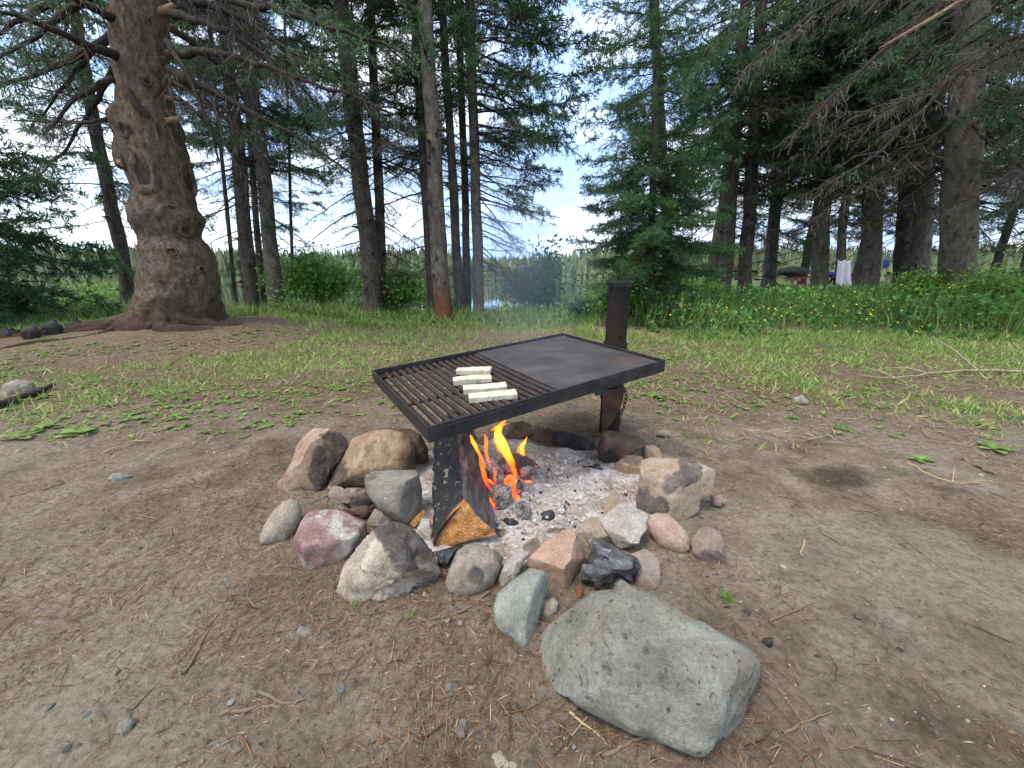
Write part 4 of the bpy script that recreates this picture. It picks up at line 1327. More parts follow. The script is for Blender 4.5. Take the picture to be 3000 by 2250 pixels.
rock('stone', 'rounded grey cobble with flat top left of the split log',
     [c5(*p) for p in [(815, 530), (830, 490), (880, 460), (1000, 455), (1190, 450), (1215, 500), (1240, 600), (1235, 700), (1200, 800), (1150, 855), (1080, 840), (980, 790), (900, 720), (850, 650), (825, 600)]],
     GREY, e=.82, facets=[((0, .15, 1), .62), ((.9, -.4, .1), .66)], stains=[(*c5(1110, 600), 26, 0.55), (*c5(870, 490), 14, 0.6), (*c5(1230, 620), 20, 0.5)], seed=9, zb=.015, amp=.035)
rock('stone', 'smooth egg-shaped tan stone, outermost on the left',
     [c5(*p) for p in [(30, 950), (60, 870), (130, 760), (200, 690), (260, 665), (310, 690), (340, 750), (330, 830), (290, 910), (220, 980), (100, 1012), (40, 1000)]], OVAL, e=1.0, seed=10, amp=.02)
rock('stone', 'purple and cream banded angular stone',
     [c5(*p) for p in [(270, 1000), (300, 910), (350, 810), (390, 760), (470, 755), (600, 750), (700, 790), (800, 830), (825, 860), (825, 940), (740, 1030), (700, 1080), (560, 1170), (460, 1210), (380, 1200), (330, 1140), (280, 1060)]],
     PURP, e=.7, facets=[((.1, -.35, .95), .42), ((.25, -1, -.05), .55), ((-.8, -.5, .3), .6)], seed=11)
rock('stone', 'jagged white quartz stone with a black scorched shoulder',
     [c5(*p) for p in [(580, 1460), (610, 1300), (640, 1180), (740, 1040), (800, 970), (880, 900), (950, 850), (1050, 835), (1150, 870), (1250, 960), (1320, 1060), (1370, 1180), (1400, 1290), (1380, 1330), (1300, 1370), (1220, 1320), (1150, 1350), (1060, 1420), (900, 1470), (780, 1510), (640, 1510)]],
     WHITE_BLACK, e=.68, facets=[((-.6, -.45, .6), .44), ((.55, -.1, .9), .55), ((.05, -.95, .25), .45), ((.5, -.8, -.1), .5)], nf=2, stains=[(*c5(1080, 900), 62, 0.95), (*c5(1200, 1020), 70, 0.93), (*c5(1320, 1250), 55, 0.75), (*c5(1000, 900), 40, 0.9), (*c5(1100, 1120), 40, 0.75)], seed=12, amp=.13, soft=.03)
rock('stone', 'mottled oval cobble in front of the log end',
     [c5(*p) for p in [(1420, 1290), (1460, 1170), (1510, 1060), (1580, 1010), (1680, 1010), (1790, 1060), (1845, 1110), (1810, 1220), (1770, 1310), (1680, 1380), (1570, 1405), (1450, 1370)]], MOTTLE, e=.95, stains=[(*c5(1640, 1240), 22, 0.8), (*c5(1820, 1090), 24, 0.7), (*c5(1560, 1060), 14, 0.5)], seed=13, amp=.03)
rock('stone', 'thin chalky sliver of stone leaning on the brown block',
     [c6(*p) for p in [(160, 1320), (170, 1220), (230, 1090), (300, 1020), (400, 1005), (430, 1030), (360, 1110), (330, 1190), (290, 1290), (200, 1350)]], CHALK, e=.7, nf=3, seed=14)
rock('stone', 'squared pinkish-brown block beside the crumpled paper',
     [c6(*p) for p in [(385, 1110), (430, 1050), (560, 920), (680, 850), (730, 830), (800, 870), (845, 930), (880, 1060), (800, 1180), (740, 1300), (660, 1390), (580, 1330), (560, 1220), (520, 1180), (440, 1160)]],
     BLOCK, e=.6, facets=[((-.25, -.25, .9), .36), ((.85, -.5, .1), .42), ((-.5, -.85, -.1), .55)], seed=15, amp=.025)
rock('stone', 'small brown stone between the green cobble and the boulder', [c7(*p) for p in [(520, 360), (600, 330), (632, 370), (620, 430), (560, 480), (500, 480)]], OVAL, e=.9, seed=16)
rock('stone', 'green-grey oval cobble leaning on the big boulder',
     [c7(*p) for p in [(215, 400), (240, 310), (330, 230), (440, 150), (520, 160), (565, 200), (555, 290), (520, 400), (490, 520), (470, 630), (430, 680), (370, 660), (320, 600), (250, 540), (220, 480)]],
     GREEN, e=.92, facets=[((-.4, -.5, .8), .66), ((.8, -.5, .2), .6)], seed=17, amp=.03)
rock('boulder', 'largest green-grey boulder with dark flecks, nearest the camera',
     [c7(*p) for p in [(450, 720), (460, 650), (510, 520), (600, 450), (700, 390), (800, 310), (880, 280), (980, 275), (1050, 250), (1120, 255), (1200, 290), (1290, 330), (1400, 400), (1550, 470), (1700, 540), (1800, 590), (1900, 650), (1970, 700), (1995, 760), (1980, 830), (1930, 940), (1900, 1060), (1850, 1180), (1780, 1270), (1660, 1350), (1560, 1360), (1400, 1320), (1250, 1250), (1000, 1150), (800, 1050), (600, 930), (510, 880), (465, 800)]],
     BOULD, 'boulder', e=.78, thick=.85, soft=.22, facets=[((.12, .02, 1), .40), ((-.25, -.95, .42), .47), ((-.75, .1, .62), .50), ((.85, -.5, .2), .62)], stains=[(*c7(1080, 600), 9.1, 0.76), (*c7(1300, 740), 10.5, 0.76), (*c7(1290, 850), 8.4, 0.76), (*c7(1310, 910), 6.4, 0.80), (*c7(1200, 680), 8.4, 0.72), (*c7(1480, 860), 11.9, 0.64), (*c7(1120, 400), 9.8, 0.64), (*c7(900, 460), 9.8, 0.48), (*c7(640, 710), 8.4, 0.64), (*c7(1600, 540), 4.8, 0.80), (*c7(680, 470), 4.8, 0.72), (*c7(1010, 700), 4.8, 0.80), (*c7(950, 740), 4.8, 0.80), (*c7(1440, 690), 4.8, 0.76), (*c7(1360, 800), 9.8, 0.56), (*c7(1150, 770), 6.3, 0.68), (*c7(1780, 800), 4.8, 0.72), (*c7(1420, 530), 4.0, 0.72), (*c7(1490, 930), 7.0, 0.56)], seed=18, amp=.045, level=6, bury=.25)
rock('stone', 'pale triangular stone behind the white angular slab', [c6(*p) for p in [(1000, 715), (1040, 600), (1075, 530), (1170, 570), (1250, 605), (1200, 700), (1080, 760)]], PALE, e=.6, nf=3, seed=19)
rock('stone', 'white angular slab with a torn lower edge on the right inner side',
     [c6(*p) for p in [(980, 760), (1060, 690), (1150, 625), (1240, 610), (1290, 660), (1340, 750), (1360, 830), (1310, 900), (1300, 950), (1150, 990), (1090, 930), (1040, 840)]],
     CHALK, e=.6, facets=[((.1, -.6, .8), .36), ((-.5, -.5, .7), .45)], nf=2, seed=20, amp=.06, zb=.02)
rock('stone', 'tan broken stone behind the crumpled paper', [c6(*p) for p in [(790, 850), (850, 780), (920, 725), (980, 770), (1050, 880), (1080, 930), (1020, 1010), (900, 1020), (830, 940)]], PALE, e=.6, nf=4, seed=21)
rock('boulder', 'large pale tan block streaked with soot on the right of the ring',
     [c6(*p) for p in [(1290, 580), (1310, 480), (1320, 330), (1340, 265), (1400, 250), (1600, 255), (1750, 280), (1850, 320), (1925, 360), (1910, 480), (1885, 550), (1800, 600), (1790, 690), (1690, 750), (1600, 770), (1500, 720), (1400, 690), (1370, 720), (1300, 660)]],
     PALE, 'boulder', e=.6, facets=[((-.15, -.2, 1), .42), ((.35, -.9, .15), .46), ((-.6, -.75, .2), .6)], stains=[(*c6(1700, 300), 24, 0.9), (*c6(1740, 370), 24, 0.9), (*c6(1640, 430), 22, 0.85), (*c6(1560, 480), 20, 0.8), (*c6(1480, 640), 22, 0.85), (*c6(1340, 560), 24, 0.85), (*c6(1440, 690), 22, 0.9), (*c6(1330, 640), 20, 0.9), (*c6(1540, 420), 14, 0.7)], seed=22, amp=.05)
rock('stone', 'smooth pink oval cobble below the pale tan block',
     [c6(*p) for p in [(1365, 780), (1390, 720), (1450, 700), (1530, 710), (1600, 760), (1680, 850), (1720, 930), (1715, 1000), (1660, 1030), (1570, 1020), (1470, 970), (1390, 860)]], PINK, e=1.0, seed=23, amp=.015)
rock('stone', 'grey-pink stone at the right end of the ring',
     [c6(*p) for p in [(1735, 920), (1780, 840), (1850, 805), (1920, 830), (1980, 900), (1995, 980), (1990, 1080), (1900, 1130), (1800, 1110), (1740, 1010)]], GRPINK, e=.75, nf=4, seed=24)
rock('stone', 'flat pink-grey stone sunk in the dirt behind the boulder', [c6(*p) for p in [(1230, 1040), (1350, 990), (1420, 1030), (1470, 1100), (1490, 1240), (1460, 1340), (1380, 1360), (1280, 1300)]], GRPINK, e=.7, facets=[(UP, .35)], seed=25, bury=.4)
rock('stone', 'flat grey ledge stone left of the pale tan block', [c6(*p) for p in [(1110, 300), (1200, 230), (1330, 240), (1350, 300), (1315, 430), (1200, 405), (1120, 375)]], TAN, e=.55, facets=[(UP, .3), ((-.3, -1, 0), .5)], stains=[(*c6(1250, 240), 26, 0.7), (*c6(1150, 270), 16, 0.6)], seed=26)
rock('stone', 'pinkish knob of stone perched behind the pale tan block', [c6(*p) for p in [(1320, 190), (1350, 155), (1430, 153), (1470, 180), (1495, 245), (1450, 290), (1340, 280)]], TAN, e=.7, nf=3, seed=27)
rock('boulder', 'rust-brown stone at the foot of the grill post', [c6(*p) for p in [(968, 180), (1005, 60), (1050, 30), (1150, 45), (1300, 80), (1345, 110), (1330, 180), (1200, 250), (1120, 310), (1060, 325), (985, 265)]],
     RUSTY, 'boulder', e=.65, facets=[((.2, -.1, 1), .5), ((-.2, -1, .2), .5)], stains=[(*c6(1080, 270), 34, 0.9), (*c6(990, 180), 22, 0.7)], seed=28)
rock('stone', 'pink back stone under the grill, half buried in ash', [c4(*p) for p in [(1110, 850), (1160, 800), (1230, 785), (1320, 810), (1330, 880), (1230, 920), (1130, 900)]], RUSTY, e=.8, nf=3, bury=.75, seed=29)
rock('stone', 'long soot-black stone at the back of the fire pit', [c4(*p) for p in [(1265, 815), (1330, 800), (1450, 840), (1530, 880), (1560, 970), (1480, 945), (1380, 930), (1280, 890)]], SOOT, e=.8, nf=2, bury=.75, seed=30)
rock('stone', 'dull brown back stone behind the tallest flame', [c4(*p) for p in [(950, 830), (990, 750), (1060, 738), (1120, 760), (1120, 840), (1050, 880), (980, 870)]], RUSTY, e=.8, nf=3, bury=.75, seed=31)
rock('stone', 'small white stone tip showing under the crumpled paper', [c6(*p) for p in [(1040, 1310), (1100, 1240), (1150, 1220), (1230, 1280), (1220, 1340), (1100, 1350)]], CHALK, e=.6, nf=3, seed=32)
rock('stone', 'small brown stone just outside the ring beside the pale tan block', [c6(*p) for p in [(1890, 560), (1960, 545), (1995, 590), (1965, 650), (1905, 635)]], GRPINK, e=.9, seed=33, level=3)
rock('stone', 'whitish sliver stone against the left of the log', [c5(*p) for p in [(1205, 890), (1240, 815), (1300, 815), (1325, 900), (1318, 1000), (1265, 970)]], CHALK, e=.7, nf=3, seed=34)
rock('stone', 'pale dusty stone half buried at the bottom edge of the picture', [c7(*p) for p in [(120, 1420), (170, 1350), (260, 1310), (350, 1325), (410, 1400), (420, 1470), (260, 1500), (140, 1490)]], OVAL, e=1.0, seed=35, bury=.9, group='loose stones on the dirt')
rock('stone', 'smooth grey stone lying in the grass right of the grill', [(2320, 1180), (2325, 1165), (2350, 1158), (2362, 1172), (2355, 1185), (2335, 1188)], GREY, e=1, seed=36, level=3, group='loose stones on the dirt')
rock('stone', 'flat grey-green stone on the dirt left of the ring', [(318 * 1, 1405), (330, 1388), (355, 1385), (378, 1398), (370, 1414), (340, 1418)], GREEN, e=1, seed=37, level=3, group='loose stones on the dirt')
rock('stone', 'small round stone behind the rust-brown stone by the post', [c6(*p) for p in [(1445, 55), (1480, 28), (1530, 35), (1545, 60), (1500, 80), (1455, 75)]], GREY, e=1, seed=38, level=3, group='loose stones on the dirt')
rock('stone', 'pale grey stone in front of the jagged quartz stone, left of its pair', [(870, 1850), (885, 1835), (905, 1840), (912, 1858), (900, 1875), (878, 1872)], GREY, e=.9, seed=40, level=3, group='loose stones on the dirt')
rock('stone', 'pale grey stone in front of the jagged quartz stone, right of its pair', [(978, 1850), (990, 1836), (1008, 1842), (1015, 1856), (1000, 1866), (984, 1864)], GREY, e=.9, seed=41, level=3, group='loose stones on the dirt')
rock('stone', 'angular blue-grey chip in the bottom left corner of the dirt', [(338, 2145), (350, 2115), (380, 2098), (395, 2115), (385, 2140), (358, 2155)], GREY, e=.7, nf=3, seed=42, level=3, group='loose stones on the dirt')
rock('stone', 'lichen-pale rock at the far left edge behind the plantains', [(0, 1150), (10, 1125), (50, 1112), (95, 1120), (110, 1145), (60, 1165), (10, 1168)], MOTTLE, e=.9, seed=43, group='loose stones on the dirt')
for k, (poly, lab) in enumerate([([(0, 985), (10, 968), (35, 962), (58, 972), (60, 988), (30, 996)], 'leftmost black stone of the row by the big roots'),
                                 ([(60, 985), (72, 962), (100, 955), (118, 968), (118, 988), (88, 995)], 'second black stone from the left in the row by the big roots'),
                                 ([(116, 980), (128, 950), (160, 940), (178, 955), (172, 985), (140, 992)], 'tallest black stone in the row by the big roots'),
                                 ([(172, 975), (185, 950), (215, 938), (238, 945), (240, 962), (205, 978)], 'rightmost black stone of the row, touching the big root')]):
    c_ = np.mean(poly, 0)
    rock('stone', lab, poly, SOOT, e=.8, nf=3, seed=60 + k, level=3, zb=float(hit(*np.mean(poly, 0))[2]), bury=.4, group='black stones beside the big spruce')

# ------------------------------------------------------------------ ash bed
am, t, b = newmat('wood_ash')
n1_ = noise_node(t, 9, 8, .65); n2_ = noise_node(t, 70, 6, .7); n3_ = noise_node(t, 38, 3, .6)
c = ramp(t, n1_.outputs['Fac'], [(.34, (.32, .255, .205)), (.52, (.50, .44, .395)), (.68, (.66, .63, .61))]).outputs['Color']
c = mixc(t, .6, c, ramp(t, n2_.outputs['Fac'], [(.38, .18), (.60, 1.0)]).outputs['Color'], 'MULTIPLY')
c = mixc(t, ramp(t, n3_.outputs['Fac'], [(.69, 0.), (.74, .8)]).outputs['Color'], c, (.035, .035, .037))
n4_ = noise_node(t, 90, 2, .5)
c = mixc(t, ramp(t, n4_.outputs['Fac'], [(.64, 0.), (.68, .8)]).outputs['Color'], c, (.68, .66, .66))
t.links.new(c, b.inputs['Base Color']); b.inputs['Roughness'].default_value = 1.0; b.inputs['Specular IOR Level'].default_value = .1
bump(t, b, n2_.outputs['Fac'], 1.0, .012)
ac = atz(1150 * K, 1065 * K)[:2]
na, nr_ = 120, 44
th = np.arange(na) / na * 2 * np.pi
f = np.linspace(0, 1, nr_)
wob_ = 1 + .10 * np.sin(th * 3 + 1) + .07 * np.sin(th * 5) + .04 * np.sin(th * 11 + 2)
AX = ac[0] + np.outer(f, np.cos(th) * wob_) * .63
AYY = ac[1] + .03 + np.outer(f, np.sin(th) * wob_) * .53
hx_ = AX.ravel(); hy_ = AYY.ravel()
az_ = (.045 * (1 - np.repeat(f, na) ** 2.6) - .020) + .010 * fbm2(hx_, hy_, 9, 3, 5) + .005 * fbm2(hx_, hy_, 40, 2, 8)
mb = MB()
i = np.arange(nr_ - 1)[:, None] * na; j = np.arange(na)[None]
mb.add(np.stack([hx_, hy_, az_ + land(hx_, hy_)], 1), np.stack([i + j, i + na + j, i + na + (j + 1) % na, i + (j + 1) % na], -1).reshape(-1, 4))
tag(mb.obj('ash_bed', am), 'pale grey wood ash filling the fire ring', 'ash', kind='stuff')

# ------------------------------------------------------------------ the grill
steel, t, b = newmat('sooty_black_steel')
na_ = noise_node(t, 18, 8, .65); nb2 = noise_node(t, 90, 5, .6)
c = ramp(t, na_.outputs['Fac'], [(.38, (.010, .010, .011)), (.58, (.026, .024, .024)), (.72, (.060, .047, .040))]).outputs['Color']
t.links.new(c, b.inputs['Base Color']); b.inputs['Roughness'].default_value = .55; b.inputs['Metallic'].default_value = .25
bump(t, b, nb2.outputs['Fac'], .6, .003)
rust, t, b = newmat('rusted_pipe_steel')
na_ = noise_node(t, 12, 8, .68, stretch=(1, 1, .5)); nb2 = noise_node(t, 70, 5, .6)
c = ramp(t, na_.outputs['Fac'], [(.34, (.005, .0045, .0045)), (.52, (.013, .011, .010)), (.70, (.036, .022, .016))]).outputs['Color']
tcn = N(t, 'ShaderNodeTexCoord'); sx = N(t, 'ShaderNodeSeparateXYZ'); t.links.new(tcn.outputs['Object'], sx.inputs[0])
sm = N(t, 'ShaderNodeMath', operation='MULTIPLY_ADD'); sm.inputs[1].default_value = .25; t.links.new(na_.outputs['Fac'], sm.inputs[0]); t.links.new(sx.outputs['Z'], sm.inputs[2])
c = mixc(t, ramp(t, sm.outputs[0], [(.62, .85), (.82, 0.)]).outputs['Color'], c, (.028, .017, .012))
t.links.new(c, b.inputs['Base Color']); b.inputs['Roughness'].default_value = .75; b.inputs['Metallic'].default_value = .0; b.inputs['Specular IOR Level'].default_value = .15
bump(t, b, nb2.outputs['Fac'], .6, .003)
plate, t, b = newmat('griddle_plate_steel')
na_ = noise_node(t, 5, 9, .68, stretch=(1, 1.8, 1)); nb2 = noise_node(t, 60, 6, .65); nc_ = noise_node(t, 9, 7, .7)
c = ramp(t, na_.outputs['Fac'], [(.32, (.030, .028, .028)), (.54, (.056, .051, .050)), (.74, (.095, .084, .078))]).outputs['Color']
c = mixc(t, ramp(t, nc_.outputs['Fac'], [(.52, 0.), (.70, .6)]).outputs['Color'], c, (.115, .068, .046))
c = mixc(t, ramp(t, nb2.outputs['Fac'], [(.62, 0.), (.72, .5)]).outputs['Color'], c, (.24, .20, .17))
t.links.new(c, b.inputs['Base Color']); b.inputs['Roughness'].default_value = .6; b.inputs['Metallic'].default_value = .1; b.inputs['Specular IOR Level'].default_value = .3
bump(t, b, nb2.outputs['Fac'], .5, .002)
barm = plain('grill_bar_steel', (.024, .018, .016), .5, (.066, .044, .036), 40, metal=.3, bd=.002)

# rectangle from its four corners
q4 = {'L': (809, 800), 'F': (920, 928.6), 'R': (1429, 776), 'B': (1216, 717.6)}
q4 = {k_: s22(v_) for k_, v_ in q4.items()}


def hom(p): return np.array([p[0], p[1], 1.0])


def van(a, b_, c_, d_):
    v_ = np.cross(np.cross(hom(q4[a]), hom(q4[b_])), np.cross(hom(q4[c_]), hom(q4[d_])))
    return v_ / v_[2]


d1 = unit(ray(*van('F', 'L', 'R', 'B')[:2])); d2 = unit(ray(*van('F', 'R', 'L', 'B')[:2]))
gn = unit(np.cross(d2, d1)); gn = gn * np.sign(gn[2])
kk = gn @ (ray(1330 * K, 745 * K) * 1.86)


def onplane(px, py, h=0.0):
    r_ = ray(px, py)
    return CAM + r_ * ((kk + h) / (gn @ r_))


GF, GL, GR, GB = [onplane(*q4[k_]) for k_ in 'FLRB']
e1 = unit(GL - GF); e2 = unit((GR - GF) - ((GR - GF) @ e1) * e1)
# use the mean of the two candidate axes so that neither side is favoured
e2b = unit(GR - GF); e1b = unit((GL - GF) - ((GL - GF) @ e2b) * e2b)
e2 = unit(e2 + e2b); e1 = unit((e1 + e1b) - ((e1 + e1b) @ e2) * e2)
gn = unit(np.cross(e2, e1)); gn = gn * np.sign(gn[2])
gc = (GF + GL + GR + GB) / 4
LA = (np.linalg.norm(GL - GF) + np.linalg.norm(GB - GR)) / 2
LB_ = (np.linalg.norm(GR - GF) + np.linalg.norm(GB - GL)) / 2
O = gc - e1 * LA / 2 - e2 * LB_ / 2        # front-left corner at rim height


def gp(a, b_, h=0.0):
    return O + e1 * a + e2 * b_ + gn * h


def to_grill(px, py, h):
    r_ = ray(px, py)
    T_ = (gn @ (gp(0, 0, h) - CAM)) / (gn @ r_)
    p = CAM + r_ * T_ - O
    return p @ e1, p @ e2


post_p = atY(1331 * K, 745 * K, 1.905)
post_xy = np.array([post_p[0] + .002, 1.93])
grill = tag(empty('fire_grill', (post_xy[0], post_xy[1], 0)), 'black steel swivel fire grill with bars and griddle on a rusty pipe post', 'grill')
gl = np.array([post_xy[0], post_xy[1], 0])
RH, RT = .052, .007


def gbox(name, a0, a1, b0, b1, h0, h1, mat, bev=.0018):
    mk = MB()
    V, F = boxV(gp((a0 + a1) / 2, (b0 + b1) / 2, (h0 + h1) / 2), e1, e2, gn, (a1 - a0) / 2, (b1 - b0) / 2, (h1 - h0) / 2)
    mk.add(V, F)
    return bevel(mk.obj(name, mat, grill, gl, smooth=False), bev)


gbox('rim', 0, RT, 0, LB_, -RH, 0, steel)
gbox('rim', LA - RT, LA, 0, LB_, -RH, 0, steel)
gbox('rim', RT + .0005, LA - RT - .0005, 0, RT, -RH, -.0005, steel)
gbox('rim', RT + .0005, LA - RT - .0005, LB_ - RT, LB_, -RH, -.0005, steel)
gbox('flange', RT, .020, RT, LB_ - RT, -RH + .001, -RH + .007, steel)
gbox('flange', RT, LA - RT, RT + .0005, .040, -RH + .0075, -RH + .0125, steel)
gbox('ledge', LA - .052, LA - RT - .0005, RT + .001, LB_ - RT - .001, -RH + .020, -RH + .026, rust)
gbox('weld_seam', -.004, -.0002, .06, LB_ * .46, -.014, -.0105, steel, .001)
gbox('weld_seam', -.004, -.0002, LB_ * .50, LB_ * .80, -.013, -.0100, steel, .001)
a_, b0_ = to_grill(*c4(1225, 525), -.014)
a_, b1_ = to_grill(*c4(800, 295), -.014)
GS = (b0_ + b1_) / 2
print('grill', LA, LB_, 'griddle from', b0_, b1_, 'F', gp(0, 0), 'n', gn)
# griddle plate as a gridded slab, warped slightly
mk = MB()
na2, nb3 = 16, 16
aa = np.linspace(RT + .002, LA - RT - .002, na2); bb = np.linspace(GS, LB_ - RT - .002, nb3)
for top in (1, 0):
    Vg = np.array([gp(a, b_, (-.013 if top else -.021) + .0016 * math.sin(a * 7 + 1) * math.sin(b_ * 6)) for a in aa for b_ in bb])
    ii_ = (np.arange(na2 - 1)[:, None] * nb3 + np.arange(nb3 - 1)[None]).ravel()
    Fg = np.stack([ii_, ii_ + nb3, ii_ + nb3 + 1, ii_ + 1], 1)
    mk.add(Vg, Fg if not top else Fg[:, ::-1])
    if top: Vt = Vg
    else:
        edge = list(range(nb3)) + [nb3 * k + nb3 - 1 for k in range(1, na2)] + [nb3 * (na2 - 1) + k for k in range(nb3 - 2, -1, -1)] + [nb3 * k for k in range(na2 - 2, 0, -1)]
        Vs = np.concatenate([Vt[edge], Vg[edge]]); ne = len(edge); j_ = np.arange(ne)
        mk.add(Vs, np.stack([j_, (j_ + 1) % ne, ne + (j_ + 1) % ne, ne + j_], 1))
mk.obj('griddle_plate', plate, grill, gl, smooth=False)
gbox('griddle_rest', RT + .001, LA - RT - .001, GS + .001, GS + .007, -RH + .0265, -.0215, steel)
rg = np.random.default_rng(9)
nbar = 15
for k in range(nbar):
    b_ = .052 + (GS - .018 - .052) * k / (nbar - 1)
    sag = rg.normal(0, .0015)
    mk = MB()
    aa = np.linspace(.014, LA - .030, 9)
    Pb = np.array([gp(a, b_ + rg.normal(0, .0008), -RH + .032 + sag - .004 * math.sin(math.pi * (a / LA))) for a in aa])
    closed_tube(mk, Pb, .0094, 10)
    mk.obj('grate_bar', barm, grill, gl)
mk = MB(); closed_tube(mk, np.array([gp(LA * .42, .03, -RH + .016), gp(LA * .42, GS, -RH + .016)]), .0065, 8); mk.obj('cross_rod', barm, grill, gl)
# post
def ring_pipe(name, z0, z1, ro, ri, mat, n=40):
    mk = MB()
    th = np.arange(n) / n * 2 * np.pi
    cs = np.stack([np.cos(th), np.sin(th), 0 * th], 1)
    c0 = np.array([post_xy[0], post_xy[1], 0])
    rings = [c0 + cs * ro + [0, 0, z0], c0 + cs * ro + [0, 0, z1], c0 + cs * ri + [0, 0, z1], c0 + cs * ri + [0, 0, z0]]
    i = np.arange(4)[:, None] * n; j = np.arange(n)[None]
    F = np.stack([i + j, i + (j + 1) % n, ((i + n) % (4 * n)) + (j + 1) % n, ((i + n) % (4 * n)) + j], -1).reshape(-1, 4)
    mk.add(np.concatenate(rings), F)
    o = mk.obj(name, mat, grill, gl)
    o.data.set_sharp_from_angle(angle=math.radians(40))
    return o


PR = 47 / 2 / 830 * 1.90 * .97
zc = atY(1331 * K, 742 * K, 1.88)[2]
ztop = atY(1331 * K, 606 * K, 1.88)[2]
ring_pipe('post_pipe', -.15, ztop - .002, PR, PR - .008, rust)
ring_pipe('collar', zc - .085, zc, PR + .0065, PR + .0003, rust)
ring_pipe('cap_ring', ztop - .013, ztop + .0, PR + .0145, PR - .012, steel)
ring_pipe('cap_lip', ztop - .028, ztop - .0145, PR + .004, PR + .0004, steel)
# bolt hole: a short dark recess ring let into the pipe
hp = atY(1344 * K, 731 * K, 1.90 - PR * .8)
hn = unit(np.array([hp[0] - post_xy[0], hp[1] - post_xy[1], 0]))
hp = np.array([post_xy[0], post_xy[1], hp[2]]) + hn * (PR - .004)
mk = MB(); closed_tube(mk, np.array([hp, hp + hn * .0052]), .0085, 14); mk.obj('bolt_hole', plain('hole_dark', (.002, .002, .002), 1.0), grill, gl)
# sleeve below and the bracket plate that carries the tray
ring_pipe('sleeve', zc - .30, zc - .0855, PR + .005, PR + .0003, rust)
mk = MB()
pl_ = [atY(*c4(x, y), 1.84) for x, y in [(1585, 540), (1722, 530), (1716, 600), (1690, 680), (1650, 740), (1604, 800), (1580, 850)]]
pl_ = np.array(pl_); back = pl_ + np.array([0, .010, 0]); n_ = len(pl_)
mk.add(np.concatenate([pl_, back]), [[k_, (k_ + 1) % n_, n_ + (k_ + 1) % n_, n_ + k_] for k_ in range(n_)])
for arr, fl_ in ((pl_, False), (back, True)):
    v2, f2 = capfan(arr, np.arange(n_), fl_); mk.add(v2, f2)
mk.obj('bracket_plate', plain('rust_plate', (.105, .045, .026), .75, (.04, .022, .017), 14, bd=.003), grill, gl, smooth=False)
gbox('support_bar', LA * .25, LA * .75, LB_ - .20, LB_ - .16, -RH - .030, -RH - .0005, steel)
gbox('lug', -.002, .012, LB_ * .63, LB_ * .68, -RH - .016, -RH - .0005, steel)
# chain hanging by the post
chm = plain('rusty_chain', (.035, .024, .019), .6, (.08, .05, .036), 60, metal=.3)
cpath = [atY(*c4(x, y), 1.845) for x, y in [(1722, 520), (1738, 575), (1722, 640), (1700, 700), (1690, 770)]]
cu = np.concatenate([[0], np.cumsum(np.linalg.norm(np.diff(np.array(cpath), axis=0), axis=1))])
nl_ = int(cu[-1] / .021)
lm = None
for k in range(nl_):
    s_ = (k + .5) * cu[-1] / nl_
    p = np.array([np.interp(s_, cu, np.array(cpath)[:, a]) for a in range(3)])
    p2 = np.array([np.interp(s_ + .01, cu, np.array(cpath)[:, a]) for a in range(3)])
    if lm is None:
        th = np.arange(15) / 14 * 2 * np.pi
        lp = np.stack([np.cos(th) * .007, 0 * th, np.sin(th) * .0145], 1)
        mk = MB(); V, F = tube(lp, .0026, 6, ref=(0, 1, 0)); mk.add(V, F); lm = mk.mesh('chain_link', chm)
    o = bpy.data.objects.new('chain_link', lm); col.objects.link(o); o.parent = grill
    o.location = p - gl
    o.rotation_mode = 'QUATERNION'
    qd = Vector(p2 - p).to_track_quat('-Z', 'Y')
    from mathutils import Quaternion
    o.rotation_quaternion = qd @ Quaternion((0, 0, 1), math.pi / 2 * (k % 2) + .4)

